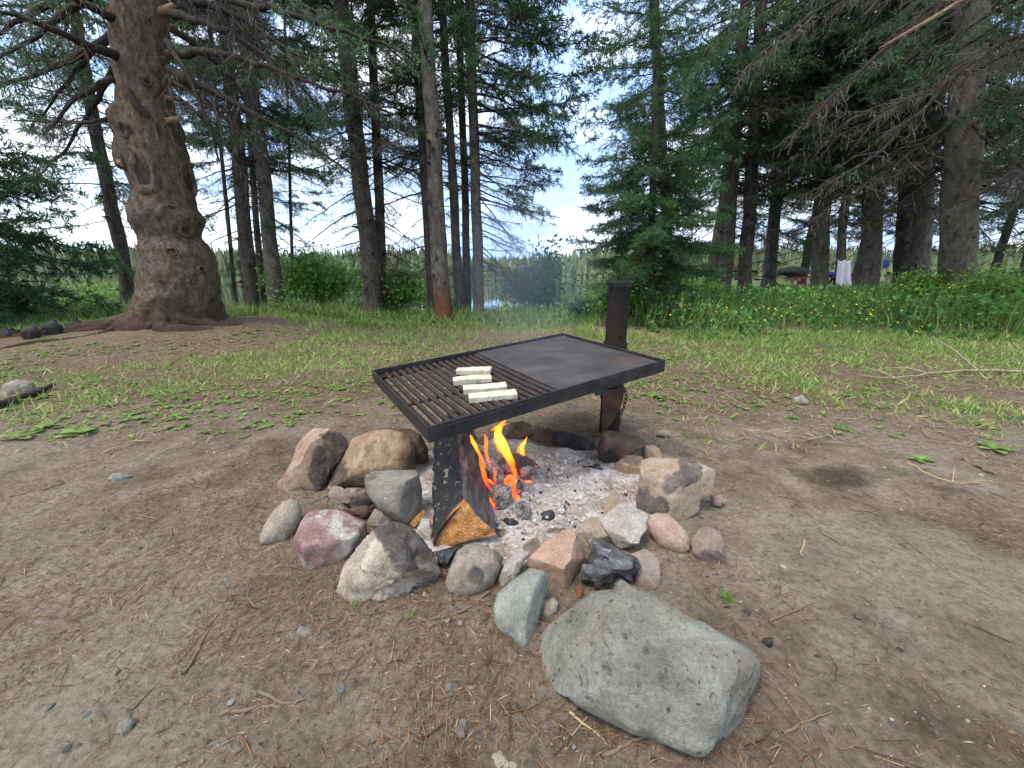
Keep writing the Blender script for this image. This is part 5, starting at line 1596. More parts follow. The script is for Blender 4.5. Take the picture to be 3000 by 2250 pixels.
# ------------------------------------------------------------------ cheese
cm, t, b = newmat('white_cheese')
nz = noise_node(t, 26, 6, .6)
t.links.new(ramp(t, nz.outputs['Fac'], [(.35, (.46, .405, .26)), (.6, (.55, .51, .385))]).outputs['Color'], b.inputs['Base Color'])
b.inputs['Roughness'].default_value = .45; b.inputs['Subsurface Weight'].default_value = .15
b.inputs['Subsurface Radius'].default_value = (.01, .008, .005)
bump(t, b, nz.outputs['Fac'], .4, .003)
hb = -RH + .0385
for k, (x0, y0, x1, y1, wd_, lab) in enumerate([(634, 437, 852, 437, .052, 'farthest white cheese stick of the four on the grate, tapering left'),
                                                (617, 511, 866, 487, .050, 'second farthest cheese stick, with a rounded left end'),
                                                (684, 567, 966, 538, .052, 'third cheese stick, overlapping behind the nearest one'),
                                                (719, 624, 1032, 594, .052, 'nearest and longest white cheese stick on the grate')]):
    a0, b0 = to_grill(*c4(x0, y0), hb); a1, b1 = to_grill(*c4(x1, y1), hb)
    A3, B3 = gp(a0, b0, hb), gp(a1, b1, hb)
    ax = unit(B3 - A3); ay = np.cross(gn, ax)
    ln = np.linalg.norm(B3 - A3)
    rg = np.random.default_rng(80 + k)
    nseg = 19
    mk = MB(); rings = []
    for i_ in range(nseg):
        f_ = i_ / (nseg - 1)
        wmul = (1 - .30 * (1 - f_) ** 2) if k == 0 else (1 - (.10 * (1 - f_) ** 3))
        hh = .019 * (1 + .12 * math.sin(f_ * 3 + k))
        bow = .005 * math.sin(f_ * math.pi) * (1 if k % 2 else -1)
        c_ = A3 + ax * ln * f_ + ay * bow
        ww = wd_ * wmul
        prof_ = [(0, 0), (0, hh * .93), (.004, hh), (ww * .5, hh * 1.03), (ww - .004, hh), (ww, hh * .9), (ww, 0)]
        rings.append([c_ + ay * (pa_ + rg.normal(0, .0006)) + gn * (ph_ + rg.normal(0, .0005) * (ph_ > 0)) for pa_, ph_ in prof_])
    V = np.array(rings).reshape(-1, 3); n_ = 7
    i = np.arange(nseg - 1)[:, None] * n_; j = np.arange(n_)[None]
    mk.add(V, np.stack([i + j, i + (j + 1) % n_, i + n_ + (j + 1) % n_, i + n_ + j], -1).reshape(-1, 4))
    v2, f2 = capfan(V, np.arange(n_), True); mk.add(v2, f2)
    v2, f2 = capfan(V, np.arange(len(V) - n_, len(V))); mk.add(v2, f2)
    o = mk.obj('cheese_stick', cm, None, A3, smooth=False)
    tag(o, lab, 'cheese', 'cheese sticks on the grate')

# ------------------------------------------------------------------ split log
bark_c, t, b = newmat('charred_bark')
n1_ = noise_node(t, 55, 8, .7); n2_ = noise_node(t, 32, 5, .65)
c = ramp(t, n1_.outputs['Fac'], [(.35, (.005, .005, .006)), (.6, (.022, .021, .022)), (.75, (.05, .046, .044))]).outputs['Color']
c = mixc(t, ramp(t, n2_.outputs['Fac'], [(.60, 0.), (.64, .9)]).outputs['Color'], c, (.36, .31, .25))
t.links.new(c, b.inputs['Base Color']); b.inputs['Roughness'].default_value = .6
bump(t, b, n1_.outputs['Fac'], 1.0, .015)
char_g, t, b = newmat('grey_charred_wood')
n1_ = noise_node(t, 22, 8, .7, stretch=(1, .22, 1)); n2_ = noise_node(t, 60, 6, .7)
c = ramp(t, n1_.outputs['Fac'], [(.36, (.018, .015, .015)), (.55, (.095, .075, .075)), (.72, (.27, .225, .215))]).outputs['Color']
t.links.new(c, b.inputs['Base Color']); b.inputs['Roughness'].default_value = .85
bump(t, b, n2_.outputs['Fac'], 1.0, .01)
endg, t, b = newmat('fresh_split_wood')
n1_ = noise_node(t, 42, 9, .72, stretch=(1, 1, .6, 0, .6, 0)); n2_ = noise_node(t, 13, 7, .7)
c = ramp(t, n1_.outputs['Fac'], [(.34, (.27, .11, .03)), (.55, (.47, .225, .065)), (.7, (.58, .33, .13))]).outputs['Color']
c = mixc(t, ramp(t, n2_.outputs['Fac'], [(.56, 0.), (.68, .85)]).outputs['Color'], c, (.085, .04, .02))
sa = N(t, 'ShaderNodeAttribute'); sa.attribute_name = 'soot'
tcn = N(t, 'ShaderNodeTexCoord'); wv = N(t, 'ShaderNodeTexWave', wave_type='RINGS', rings_direction='Y'); wv.inputs['Scale'].default_value = 34; wv.inputs['Distortion'].default_value = 5; wv.inputs['Detail'].default_value = 4; wv.inputs['Detail Scale'].default_value = 1.5
mpn = N(t, 'ShaderNodeMapping'); mpn.inputs['Location'].default_value = (-.02, 0, -.12); t.links.new(tcn.outputs['Object'], mpn.inputs['Vector']); t.links.new(mpn.outputs['Vector'], wv.inputs['Vector'])
c = mixc(t, .55, c, ramp(t, wv.outputs['Fac'], [(.2, .5), (.7, 1.0)]).outputs['Color'], 'MULTIPLY')
sn = noise_node(t, 45, 7, .75)
sma = N(t, 'ShaderNodeMath', operation='MULTIPLY_ADD'); sma.inputs[1].default_value = 1.3; sma.inputs[2].default_value = -.65
t.links.new(sn.outputs['Fac'], sma.inputs[0]); smb = N(t, 'ShaderNodeMath', operation='ADD'); t.links.new(sma.outputs[0], smb.inputs[0]); t.links.new(sa.outputs['Fac'], smb.inputs[1])
c = mixc(t, ramp(t, smb.outputs[0], [(.30, 0.), (.75, .95)]).outputs['Color'], c, (.04, .032, .03))
t.links.new(c, b.inputs['Base Color']); b.inputs['Roughness'].default_value = .85
bump(t, b, n1_.outputs['Fac'], 1.0, .006)
log = None
poly_e = [(1335, 1035), (1318, 985), (1345, 915), (1400, 830), (1475, 730), (1545, 655), (1590, 700), (1650, 785), (1720, 850), (1795, 905), (1800, 938), (1705, 960), (1600, 985), (1480, 1025)]
E0 = atz(*c5(1500, 1035), .0)
yb_ = E0[1] - .004
ends = []
for (x, y) in poly_e:
    r_ = ray(*c5(x, y))
    # end face leans back a little: Y = yb + .25 * z
    T_ = (yb_ + .25 * CAMH) / (r_[1] - .25 * r_[2])
    ends.append(CAM + r_ * T_)
ends = np.array(ends)
axis = unit(np.array([-.185, .98, .13]))
Llog = .62
log = tag(empty('log', tuple(ends.mean(0) * [1, 1, 0])), 'split firewood log with black bark and orange cut end lying into the fire', 'log')
ll_ = np.array(log.location)
nst, npf = 60, 110
cl = np.concatenate([ends, ends[:1]]); cu = np.concatenate([[0], np.cumsum(np.linalg.norm(np.diff(cl, axis=0), axis=1))])
us = np.linspace(0, cu[-1], npf, endpoint=False)
E_ = np.stack([np.interp(us, cu, cl[:, k]) for k in range(3)], 1)
cen_ = E_.mean(0)
rings = []
for i_ in range(nst):
    f_ = i_ / (nst - 1)
    sc__ = 1 - .06 * f_
    ring = cen_ + (E_ - cen_) * sc__ + axis * Llog * f_
    nrm = unit(ring - (cen_ + axis * Llog * f_))
    am_ = .004 + .007 * min(1, f_ * 6)
    ring = ring + nrm * (am_ * fbm(ring * [1, .45, 1], 60, 4, 7))[:, None] * (0.15 if i_ == 0 else 1)
    rings.append(ring)
V = np.array(rings).reshape(-1, 3)
i = np.arange(nst - 1)[:, None] * npf; j = np.arange(npf)[None]
Fq = np.stack([i + j, i + npf + j, i + npf + (j + 1) % npf, i + (j + 1) % npf], -1).reshape(-1, 4)
# left face = bark, right face = grey char; corner ridge is poly index 5
ridge = cu[5]; low = 0
isb = np.tile(us < ridge, nst - 1)
mk = MB(); mk.add(V, Fq[isb]); mk.obj('bark', bark_c, log, ll_)
mk = MB(); mk.add(V, Fq[~isb])
v2, f2 = capfan(V, np.arange(len(V) - npf, len(V)), True); mk.add(v2, f2)
mk.obj('charred_side', char_g, log, ll_)
mk = MB()
ring0 = rings[0]; c0_ = ring0.mean(0); lev = [1, .985, .95, .9, .82, .7, .55, .4, .25, .1]
Ve = np.concatenate([c0_ + (ring0 - c0_) * q_ for q_ in lev]); ew = np.repeat(1 - np.array(lev), npf)
Ve[:, 1] += .006 * fbm(Ve, 28, 4, 12) * np.clip(ew * 8, 0, 1) - .004 * np.clip(ew * 4, 0, 1)
i = np.arange(len(lev) - 1)[:, None] * npf; j = np.arange(npf)[None]
mk.add(Ve, np.stack([i + j, i + (j + 1) % npf, i + npf + (j + 1) % npf, i + npf + j], -1).reshape(-1, 4))
a1, a2 = capfan(Ve, np.arange(len(Ve) - npf, len(Ve))); mk.add(a1, a2)
oe = mk.obj('cut_end', endg, log, ll_)
ate = oe.data.attributes.new('soot', 'FLOAT', 'POINT')
nve = len(oe.data.vertices); sv_ = np.zeros(nve)
lft = np.tile(((us < ridge) | (us > cu[11])), len(lev))
sv_[:len(Ve)] = np.where(lft, sstep(.20, .0, ew), sstep(.07, .0, ew) * .8)
ate.data.foreach_set('value', sv_.astype(np.float32))
# dark crack along the left of the end face
mk = MB()
cr = []
for (x, y) in [(1335, 1000), (1365, 925), (1420, 845), (1480, 775), (1530, 725)]:
    r_ = ray(*c5(x, y)); T_ = (yb_ - .006 + .25 * CAMH) / (r_[1] - .25 * r_[2]); cr.append(CAM + r_ * T_)
closed_tube(mk, np.array(cr), [.003, .0045, .0045, .003, .001], 6); mk.obj('crack', plain('crack_dark', (.012, .006, .008), 1.0), log, ll_)
# small orange splinter left of the log
mk = MB()
pa_ = atz(*c5(1165, 870), .015); pb2 = atY(*c5(1255, 755), pa_[1] + .05)
closed_tube(mk, np.array([pa_, (pa_ + pb2) / 2, pb2]), [.012, .012, .006], 4)
tag(mk.obj('wood_splinter', endg, None, pa_, smooth=False), 'small orange wood splinter left of the split log', 'splinter')

# ------------------------------------------------------------------ burnt wood, embers and flames
def emberwood(name, ash, glow):
    m, t, b = newmat(name)
    v = N(t, 'ShaderNodeTexVoronoi'); v.inputs['Scale'].default_value = 62; v.feature = 'DISTANCE_TO_EDGE'
    tcn = N(t, 'ShaderNodeTexCoord'); mpn = N(t, 'ShaderNodeMapping'); mpn.inputs['Scale'].default_value = (1, .55, 1)
    t.links.new(tcn.outputs['Object'], mpn.inputs['Vector']); t.links.new(mpn.outputs['Vector'], v.inputs['Vector'])
    n = noise_node(t, 22, 8, .65)
    c = ramp(t, n.outputs['Fac'], [(.36, (.05, .045, .043)), (.52, ash), (.7, tuple(min(.7, x * 1.5) for x in ash))]).outputs['Color']
    c = mixc(t, ramp(t, v.outputs['Distance'], [(.012, .9), (.05, 0.)]).outputs['Color'], c, (.012, .011, .011))
    t.links.new(c, b.inputs['Base Color']); b.inputs['Roughness'].default_value = .95
    bump(t, b, v.outputs['Distance'], .9, .01)
    if glow > 0:
        sx = N(t, 'ShaderNodeSeparateXYZ'); t.links.new(tcn.outputs['Object'], sx.inputs[0])
        gl_ = ramp(t, v.outputs['Distance'], [(.0, 1.), (.06, 0.)])
        n9 = noise_node(t, 14, 3, .5)
        g2 = ramp(t, n9.outputs['Fac'], [(.5, 0.), (.62, 1.)])
        mm = N(t, 'ShaderNodeMath', operation='MULTIPLY'); t.links.new(gl_.outputs['Color'], mm.inputs[0]); t.links.new(g2.outputs['Color'], mm.inputs[1])
        ms = N(t, 'ShaderNodeMath', operation='MULTIPLY'); ms.inputs[1].default_value = glow; t.links.new(mm.outputs[0], ms.inputs[0])
        b.inputs['Emission Color'].default_value = (1, .09, .01, 1)
        t.links.new(ms.outputs[0], b.inputs['Emission Strength'])
    return m


EW = emberwood('ash_coated_wood', (.30, .265, .24), 0)
EWD = emberwood('blackened_wood', (.07, .06, .055), 1.5)
GW = 'burning wood in the ring'
rock('burnt_wood', 'cracked ash-grey wood piece leaning beside the log', [c6(*p) for p in [(0, 225), (45, 205), (120, 260), (200, 350), (220, 440), (150, 475), (85, 410), (30, 330)]], EW, 'firewood', GW, e=.7, seed=51, amp=.03, bury=-.3)
rock('burnt_wood', 'short grey checked log end under the tallest flame', [c6(*p) for p in [(125, 290), (165, 205), (235, 245), (285, 320), (270, 380), (190, 360)]], EW, 'firewood', GW, e=.7, seed=52, amp=.03, bury=-.2, zb=.02)
rock('burnt_wood', 'black burning chunk behind the round log end', [c6(*p) for p in [(250, 235), (330, 215), (420, 250), (500, 320), (480, 380), (340, 370), (280, 330)]], EWD, 'firewood', GW, e=.7, seed=53, amp=.03, bury=0, zb=.02)
rock('burnt_wood', 'round pale log end with black rim at the right of the fire', [c6(*p) for p in [(335, 340), (400, 315), (500, 335), (565, 400), (550, 465), (440, 465), (350, 410)]], EW, 'firewood', GW, e=.75, seed=54, amp=.03, bury=.1)
rock('burnt_wood', 'cracked pale ember block nearest the split log', [c6(*p) for p in [(115, 600), (140, 510), (200, 470), (270, 475), (285, 590), (225, 670), (140, 690)]], EW, 'firewood', GW, e=.65, seed=55, amp=.04, bury=.1)
rock('burnt_wood', 'rounded pale ember block right of the red glow', [c6(*p) for p in [(285, 480), (345, 440), (410, 475), (420, 560), (365, 595), (290, 550)]], EW, 'firewood', GW, e=.75, seed=56, amp=.04, bury=.1)
rock('burnt_wood', 'grey ash lump in front of the embers', [c6(*p) for p in [(300, 630), (365, 598), (425, 640), (425, 740), (335, 775), (308, 710)]], EW, 'firewood', GW, e=.75, seed=57, amp=.05, bury=.2)
rock('burnt_wood', 'small pale ash lump beside the grey one', [c6(*p) for p in [(420, 620), (455, 590), (500, 615), (495, 670), (440, 680)]], EW, 'firewood', GW, e=.8, seed=58, amp=.05, bury=.2, level=3)
CH = M['charcoal']
for k, (poly, lab) in enumerate([([(180, 765), (235, 740), (290, 750), (318, 790), (270, 822), (195, 800)], 'black charcoal lump right of the log end'),
                                 ([(512, 705), (570, 675), (610, 690), (630, 750), (560, 770)], 'black star-shaped charcoal in the middle of the ash'),
                                 ([(920, 330), (960, 300), (1010, 340), (990, 400), (930, 390)], 'charcoal heap by the flat ledge stone'),
                                 ([(800, 350), (860, 320), (940, 320), (900, 345), (820, 365)], 'charred stick lying at the back of the ash'),
                                 ([(685, 660), (730, 650), (740, 680), (700, 690)], 'tiny charcoal left of the white ash flecks')]):
    rock('charcoal', lab, [c6(*p) for p in poly], CH, 'charcoal', 'charcoal lumps in the ash', e=.7, nf=3, seed=70 + k, level=3, amp=.08, bury=.2)
rock('charcoal', 'black charcoal heap between the log end and the mottled cobble', [c5(*p) for p in [(1345, 1060), (1420, 1040), (1540, 1010), (1560, 1040), (1480, 1140), (1420, 1220), (1370, 1170)]], CH, 'charcoal', 'charcoal lumps in the ash', e=.7, nf=3, seed=79, amp=.1, bury=.4)
rock('charcoal', 'charcoal crumbs on the dirt right of the big boulder', [c7(*p) for p in [(1950, 620), (1975, 590), (2015, 600), (2020, 645), (1985, 665)]], CH, 'charcoal', 'charcoal on the dirt', e=.7, nf=2, seed=80, level=3, amp=.1)
rock('charcoal', 'long charcoal bit above the green tuft', [c7(*p) for p in [(1900, 225), (1930, 215), (1965, 230), (1955, 245), (1915, 240)]], CH, 'charcoal', 'charcoal on the dirt', e=.7, nf=2, seed=81, level=3, amp=.1)
rock('charcoal', 'thin charcoal bit below the green tuft', [c7(*p) for p in [(1780, 410), (1850, 410), (1885, 430), (1870, 448), (1810, 425)]], CH, 'charcoal', 'charcoal on the dirt', e=.7, nf=2, seed=82, level=3, amp=.1)

glow_m, t, b = newmat('glowing_ember')
n1_ = noise_node(t, 40, 5, .6)
b.inputs['Base Color'].default_value = (.1, .02, .01, 1)
t.links.new(ramp(t, n1_.outputs['Fac'], [(.35, (.5, .02, .005)), (.6, (1, .10, .02)), (.75, (1, .28, .05))]).outputs['Color'], b.inputs['Emission Color'])
b.inputs['Emission Strength'].default_value = 2.0
for k, (poly, lab) in enumerate([([(215, 440), (250, 390), (300, 400), (300, 480), (230, 480)], 'red-hot ember under the tallest flame'),
                                 ([(270, 560), (285, 520), (330, 570), (360, 590), (310, 615), (280, 605)], 'orange-red ember in front of the rounded ember block'),
                                 ([(380, 445), (430, 440), (490, 480), (430, 490)], 'red ember strip below the round log end'),
                                 ([(60, 600), (100, 580), (130, 640), (110, 690), (75, 680)], 'deep red ember touching the split log'),
                                 ([(85, 430), (110, 425), (150, 470), (120, 480)], 'small red ember under the cracked grey piece')]):
    rock('ember', lab, [c6(*p) for p in poly], glow_m, 'ember', 'glowing embers', e=.8, seed=90 + k, level=3, amp=.1, bury=.1, zb=.012)

fm = bpy.data.materials.new('flame'); fm.use_nodes = True
t = fm.node_tree; t.nodes.clear()
out = N(t, 'ShaderNodeOutputMaterial'); em = N(t, 'ShaderNodeEmission'); trn = N(t, 'ShaderNodeBsdfTransparent'); mxs = N(t, 'ShaderNodeMixShader')
at_ = N(t, 'ShaderNodeAttribute'); at_.attribute_name = 'warmth'
cr_ = ramp(t, at_.outputs['Fac'], [(0, (1.0, .055, .015)), (.45, (1.0, .17, .012)), (.75, (1.0, .36, .02)), (1, (1.0, .62, .06))])
t.links.new(cr_.outputs['Color'], em.inputs['Color'])
es = N(t, 'ShaderNodeMath', operation='MULTIPLY_ADD'); es.inputs[1].default_value = 1.1; es.inputs[2].default_value = .9
t.links.new(at_.outputs['Fac'], es.inputs[0]); t.links.new(es.outputs[0], em.inputs['Strength'])
lw_ = N(t, 'ShaderNodeLayerWeight'); lw_.inputs['Blend'].default_value = .5
rr_ = ramp(t, lw_.outputs['Facing'], [(.05, .78), (.72, .0)])
nzf = noise_node(t, 62, 4, .6, stretch=(1, 1, .16))
rz_ = ramp(t, nzf.outputs['Fac'], [(.34, .45), (.6, 1.0)])
mmf = N(t, 'ShaderNodeMath', operation='MULTIPLY'); t.links.new(rr_.outputs['Color'], mmf.inputs[0]); t.links.new(rz_.outputs['Color'], mmf.inputs[1])
t.links.new(mmf.outputs[0], mxs.inputs[0]); t.links.new(trn.outputs[0], mxs.inputs[1]); t.links.new(em.outputs[0], mxs.inputs[2])
t.links.new(mxs.outputs[0], out.inputs['Surface'])
flames = [([(1088, 1000, 2), (1082, 985, 9), (1076, 968, 10), (1070, 955, 7), (1066, 944, 1)], 1.44, (.1, .3, .5, .5, .3), 'narrow orange flame behind the tallest one'),
          ([(1120, 1010, 2), (1122, 992, 8), (1118, 975, 8), (1121, 962, 1)], 1.46, (.1, .3, .45, .3), 'small orange flame between the tallest and the pointed one'),
          ([(1072, 1050, 3), (1068, 1035, 9), (1070, 1020, 8), (1066, 1008, 1)], 1.27, (.0, .1, .2, .1), 'low dim red flame between the log and the embers'),
          ([(1150, 1050, 2), (1148, 1042, 8), (1152, 1034, 6), (1150, 1026, 1)], 1.36, (.05, .15, .2, .1), 'tiny red flame beneath the round log end'),
          ([(1108, 1072, 4), (1112, 1050, 14), (1113, 1020, 15), (1105, 995, 20), (1090, 972, 24), (1080, 950, 26), (1075, 935, 22), (1080, 920, 18), (1092, 908, 3)], 1.38, (.0, .08, .25, .5, .75, .9, .85, .7, .5), 'tallest yellow flame licking up to the grill'),
          ([(1060, 930, 3), (1068, 926, 10), (1080, 921, 10), (1095, 915, 2)], 1.30, (.3, .5, .5, .3), 'orange wisp spreading along the grill edge'),
          ([(1132, 990, 4), (1128, 978, 14), (1126, 968, 17), (1133, 955, 11), (1139, 944, 2)], 1.42, (.3, .6, .75, .7, .4), 'short pointed flame at the right of the fire'),
          ([(1048, 1010, 3), (1040, 990, 10), (1030, 970, 13), (1022, 955, 12), (1016, 940, 4)], 1.22, (.2, .4, .55, .6, .4), 'orange flame close to the log, left of the others'),
          ([(1060, 1010, 2), (1053, 990, 10), (1049, 970, 12), (1051, 950, 10), (1046, 938, 2)], 1.30, (.1, .25, .35, .35, .2), 'faint orange flame between the log and the tallest flame'),
          ([(1062, 1060, 6), (1052, 1045, 15), (1046, 1025, 14), (1040, 1005, 9), (1034, 990, 2)], 1.20, (.0, .1, .2, .3, .2), 'low red flame along the side of the log'),
          ([(1120, 1085, 8), (1112, 1072, 18), (1108, 1055, 16), (1110, 1040, 8), (1114, 1025, 2)], 1.22, (.05, .1, .1, .2, .2), 'low red flame rising from the ember bed')]
for k, (pth, dep, heat, lab) in enumerate(flames):
    pts = np.array([atY(x * K, y * K, dep + .012 * math.sin(i_ * 1.7 + k)) for i_, (x, y, w_) in enumerate(pth)])
    rad = np.array([w_ / 2 / 830 * dep * .84 for _, _, w_ in pth]); ht = np.array(heat)
    s0 = np.linspace(0, 1, len(pts)); s1 = np.linspace(0, 1, 34)
    Qf = np.stack([np.interp(s1, s0, pts[:, a]) for a in range(3)], 1); rf = np.interp(s1, s0, rad); hf = np.interp(s1, s0, ht)
    for _ in range(3):
        Qf[1:-1] = Qf[1:-1] * .5 + (Qf[:-2] + Qf[2:]) * .25; rf[1:-1] = rf[1:-1] * .5 + (rf[:-2] + rf[2:]) * .25
    th = np.arange(14) / 14 * 2 * np.pi
    A_, S_ = np.meshgrid(th, s1)
    rd = 1 + .18 * np.sin(A_ * 2 + S_ * 7 + k) + .08 * np.sin(A_ * 3 - S_ * 15)
    mk = MB(); V, F = tube(Qf, rf, 14, ref=(0, 1, 0.1), rad=rd); mk.add(V, F)
    o = mk.obj('flame', fm, None, pts[0])
    at = o.data.attributes.new('warmth', 'FLOAT', 'POINT'); at.data.foreach_set('value', np.repeat(hf, 14).astype(np.float32))
    tag(o, lab, 'flame', 'flames over the embers')

# ------------------------------------------------------------------ crumpled burnt paper
pm, t, b = newmat('burnt_paper')
n1_ = noise_node(t, 16, 6, .6)
t.links.new(ramp(t, n1_.outputs['Fac'], [(.38, (.030, .030, .031)), (.58, (.085, .085, .084)), (.7, (.22, .22, .21))]).outputs['Color'], b.inputs['Base Color'])
b.inputs['Roughness'].default_value = .38; b.inputs['Specular IOR Level'].default_value = .5


rock('burnt_paper', 'crumpled charred grey-black paper between the ring stones',
     [c6(*p) for p in [(815, 1200), (870, 1090), (915, 1000), (885, 910), (925, 882), (1010, 920), (1100, 970), (1180, 1030), (1290, 1060), (1310, 1110), (1380, 1155), (1315, 1230), (1300, 1285), (1200, 1250), (1130, 1235), (1020, 1285), (990, 1325), (900, 1310), (830, 1255)]],
     pm, 'burnt paper', None, e=.55, nf=9, seed=6, amp=.10, level=5, flat=True, crease=34, bury=.25)
rock('bark_scrap', 'rust-red bark scrap tucked under the crumpled paper', [c6(*p) for p in [(795, 1300), (825, 1290), (850, 1320), (840, 1390), (805, 1395)]], plain('red_bark', (.20, .06, .03), .9, (.10, .035, .02), 50, bd=.004), 'bark', None, e=.6, nf=3, seed=95, level=3, amp=.1)

# ------------------------------------------------------------------ litter on the dirt
rng = np.random.default_rng(21)
mb = MB()
n = 230000
rr = .45 + rng.random(n) ** .8 * 3.6
aa = rng.uniform(-1.25, 1.25, n)
nx_ = rr * np.sin(aa); ny_ = rr * np.cos(aa)
pat = fbm2(nx_, ny_, 2.6, 3, 55) + .45 * sstep(.1, -1.2, nx_) * sstep(1.6, .8, ny_) - .55 * sstep(.6, 1.6, nx_) * sstep(2.2, 1.0, ny_) + .4 * sstep(2, 2.8, ny_)
inring = np.hypot((nx_ - ac[0]) / .55, (ny_ - ac[1]) / .46) < 1
k_ = (rng.random(n) < np.clip(.30 + 1.0 * pat, .05, 1)) & ~inring
nx_, ny_ = nx_[k_], ny_[k_]; n = len(nx_)
az = rng.uniform(0, 6.28, n)
ln = rng.uniform(.010, .038, n)
d_ = np.stack([np.cos(az), np.sin(az), rng.normal(.0, .18, n)], 1) * ln[:, None]
w = np.stack([-np.sin(az), np.cos(az), rng.normal(0, .4, n)], 1) * rng.uniform(.0004, .0009, (n, 1))
V, F = leaves(np.stack([nx_, ny_, ground_z(nx_, ny_) + .0025], 1), d_, w, np.array([0, 0, .0012]) * np.ones((n, 1)))
mb.add(V, F)
# hair-fine twigs among the needles
n = 1500
rr = .5 + rng.random(n) * 3.0; aa = rng.uniform(-1.2, 1.2, n)
qx, qy = rr * np.sin(aa), rr * np.cos(aa)
k_ = (rng.random(n) < np.clip(.45 + .9 * fbm2(qx, qy, 2.6, 3, 55), .1, 1)) & (np.hypot((qx - ac[0]) / .55, (qy - ac[1]) / .46) > 1)
qx, qy = qx[k_], qy[k_]; n = len(qx)
az = rng.uniform(0, 6.28, n); hl = rng.uniform(.015, .06, n)
q0 = np.stack([qx, qy, ground_z(qx, qy) + .003], 1); q1 = q0 + np.stack([np.cos(az) * hl, np.sin(az) * hl, 0 * hl], 1)
az2 = az + rng.normal(0, .5, n); q2 = q1 + np.stack([np.cos(az2) * hl, np.sin(az2) * hl, 0 * hl], 1)
q1[:, 2] = ground_z(q1[:, 0], q1[:, 1]) + .005; q2[:, 2] = ground_z(q2[:, 0], q2[:, 1]) + .003
tr_ = rng.uniform(.0006, .0014, n)
V, F = prisms(q0, q1, tr_, tr_); mb.add(V, F)
V, F = prisms(q1, q2, tr_, tr_ * .6); mb.add(V, F)
# flakes of bark and cone scales
n = 9000
rr = .45 + rng.random(n) * 3.2; aa = rng.uniform(-1.2, 1.2, n)
nx_ = rr * np.sin(aa); ny_ = rr * np.cos(aa)
k_ = rng.random(n) < np.clip(.5 + .6 * fbm2(nx_, ny_, 2.6, 3, 55), .1, 1)
nx_, ny_ = nx_[k_], ny_[k_]; n = len(nx_)
az = rng.uniform(0, 6.28, n)
d_ = np.stack([np.cos(az), np.sin(az), rng.normal(0, .25, n)], 1) * rng.uniform(.004, .013, (n, 1))
w = np.stack([-np.sin(az), np.cos(az), rng.normal(0, .4, n)], 1) * rng.uniform(.0012, .0028, (n, 1))
V, F = leaves(np.stack([nx_, ny_, ground_z(nx_, ny_) + .003], 1), d_, w); mb.add(V, F)
tag(mb.obj('needle_litter', M['litter']), 'brown fallen spruce needles and bark flakes on the dirt', 'litter', kind='stuff')

# charcoal and ash crumbs in the ring
mb = MB()
Vi, Fi = ICO[2]
for k in range(620):
    a = rng.uniform(0, 6.28); f_ = math.sqrt(rng.random())
    x = ac[0] + .04 + math.cos(a) * f_ * .47; y = ac[1] + math.sin(a) * f_ * .40
    s_ = rng.exponential(.0024) + .0016
    Vq = Vi * s_ * rng.uniform(.5, 1.3, 3) * (1 + .25 * rng.normal(0, 1, (len(Vi), 1)))
    zz = float(land(x, y)) + .045 * (1 - f_ ** 2.2) - .016 + .3 * s_ + .004
    mb.add(Vq + [x, y, zz], Fi, 0 if rng.random() < .30 else 1)
tag(mb.obj('ash_crumbs', [M['charcoal'], plain('ash_lump', (.55, .53, .52), 1, (.36, .33, .31), 60)], smooth=False), 'black and white crumbs of burnt wood over the ash', 'ash crumbs', kind='stuff')

# chips and grit between and around the ring stones
mb = MB()
for k in range(520):
    a = rng.uniform(0, 6.28); f_ = rng.normal(1.12, .16)
    x = ac[0] + .03 + math.cos(a) * f_ * .60; y = ac[1] - .02 + math.sin(a) * f_ * .52
    s_ = min(.0095, .0022 + rng.exponential(.0028))
    Vq = Vi * s_ * np.array([1.2, .9, .55]) * rng.uniform(.6, 1.4, 3)
    for _ in range(3):
        n_ = unit(rng.normal(0, 1, 3)); Vq = Vq - np.maximum(Vq @ n_ - s_ * .35, 0)[:, None] * n_
    ca_ = rng.uniform(0, 6.28); Vq = Vq @ np.array([[math.cos(ca_), -math.sin(ca_), 0], [math.sin(ca_), math.cos(ca_), 0], [0, 0, 1]])
    mb.add(Vq + [x, y, float(ground_z(x, y)[0]) + .25 * s_], Fi, int(rng.integers(0, 4)))
for k in range(1500):
    rr_ = .5 + rng.random() * 2.2; a = rng.uniform(-1.15, 1.15)
    x, y = rr_ * math.sin(a), rr_ * math.cos(a)
    if np.hypot((x - ac[0]) / .55, (y - ac[1]) / .46) < 1 or rng.random() > .45 + .5 * (x > 0): continue
    s_ = min(.006, .0011 + rng.exponential(.0011))
    Vq = Vi * s_ * np.array([1.3, .9, .5]) * rng.uniform(.6, 1.4, 3)
    n_ = unit(rng.normal(0, 1, 3)); Vq = Vq - np.maximum(Vq @ n_ - s_ * .3, 0)[:, None] * n_
    mb.add(Vq + [x, y, float(ground_z(x, y)[0]) + .2 * s_], Fi, int(rng.choice([1, 2, 3, 4, 4, 5])))
tag(mb.obj('gravel', [RUSTY, GREY, TANS, GRPINK, CHALK, CH], smooth=False), 'broken stone chips and grit around the ring stones', 'gravel', kind='stuff')

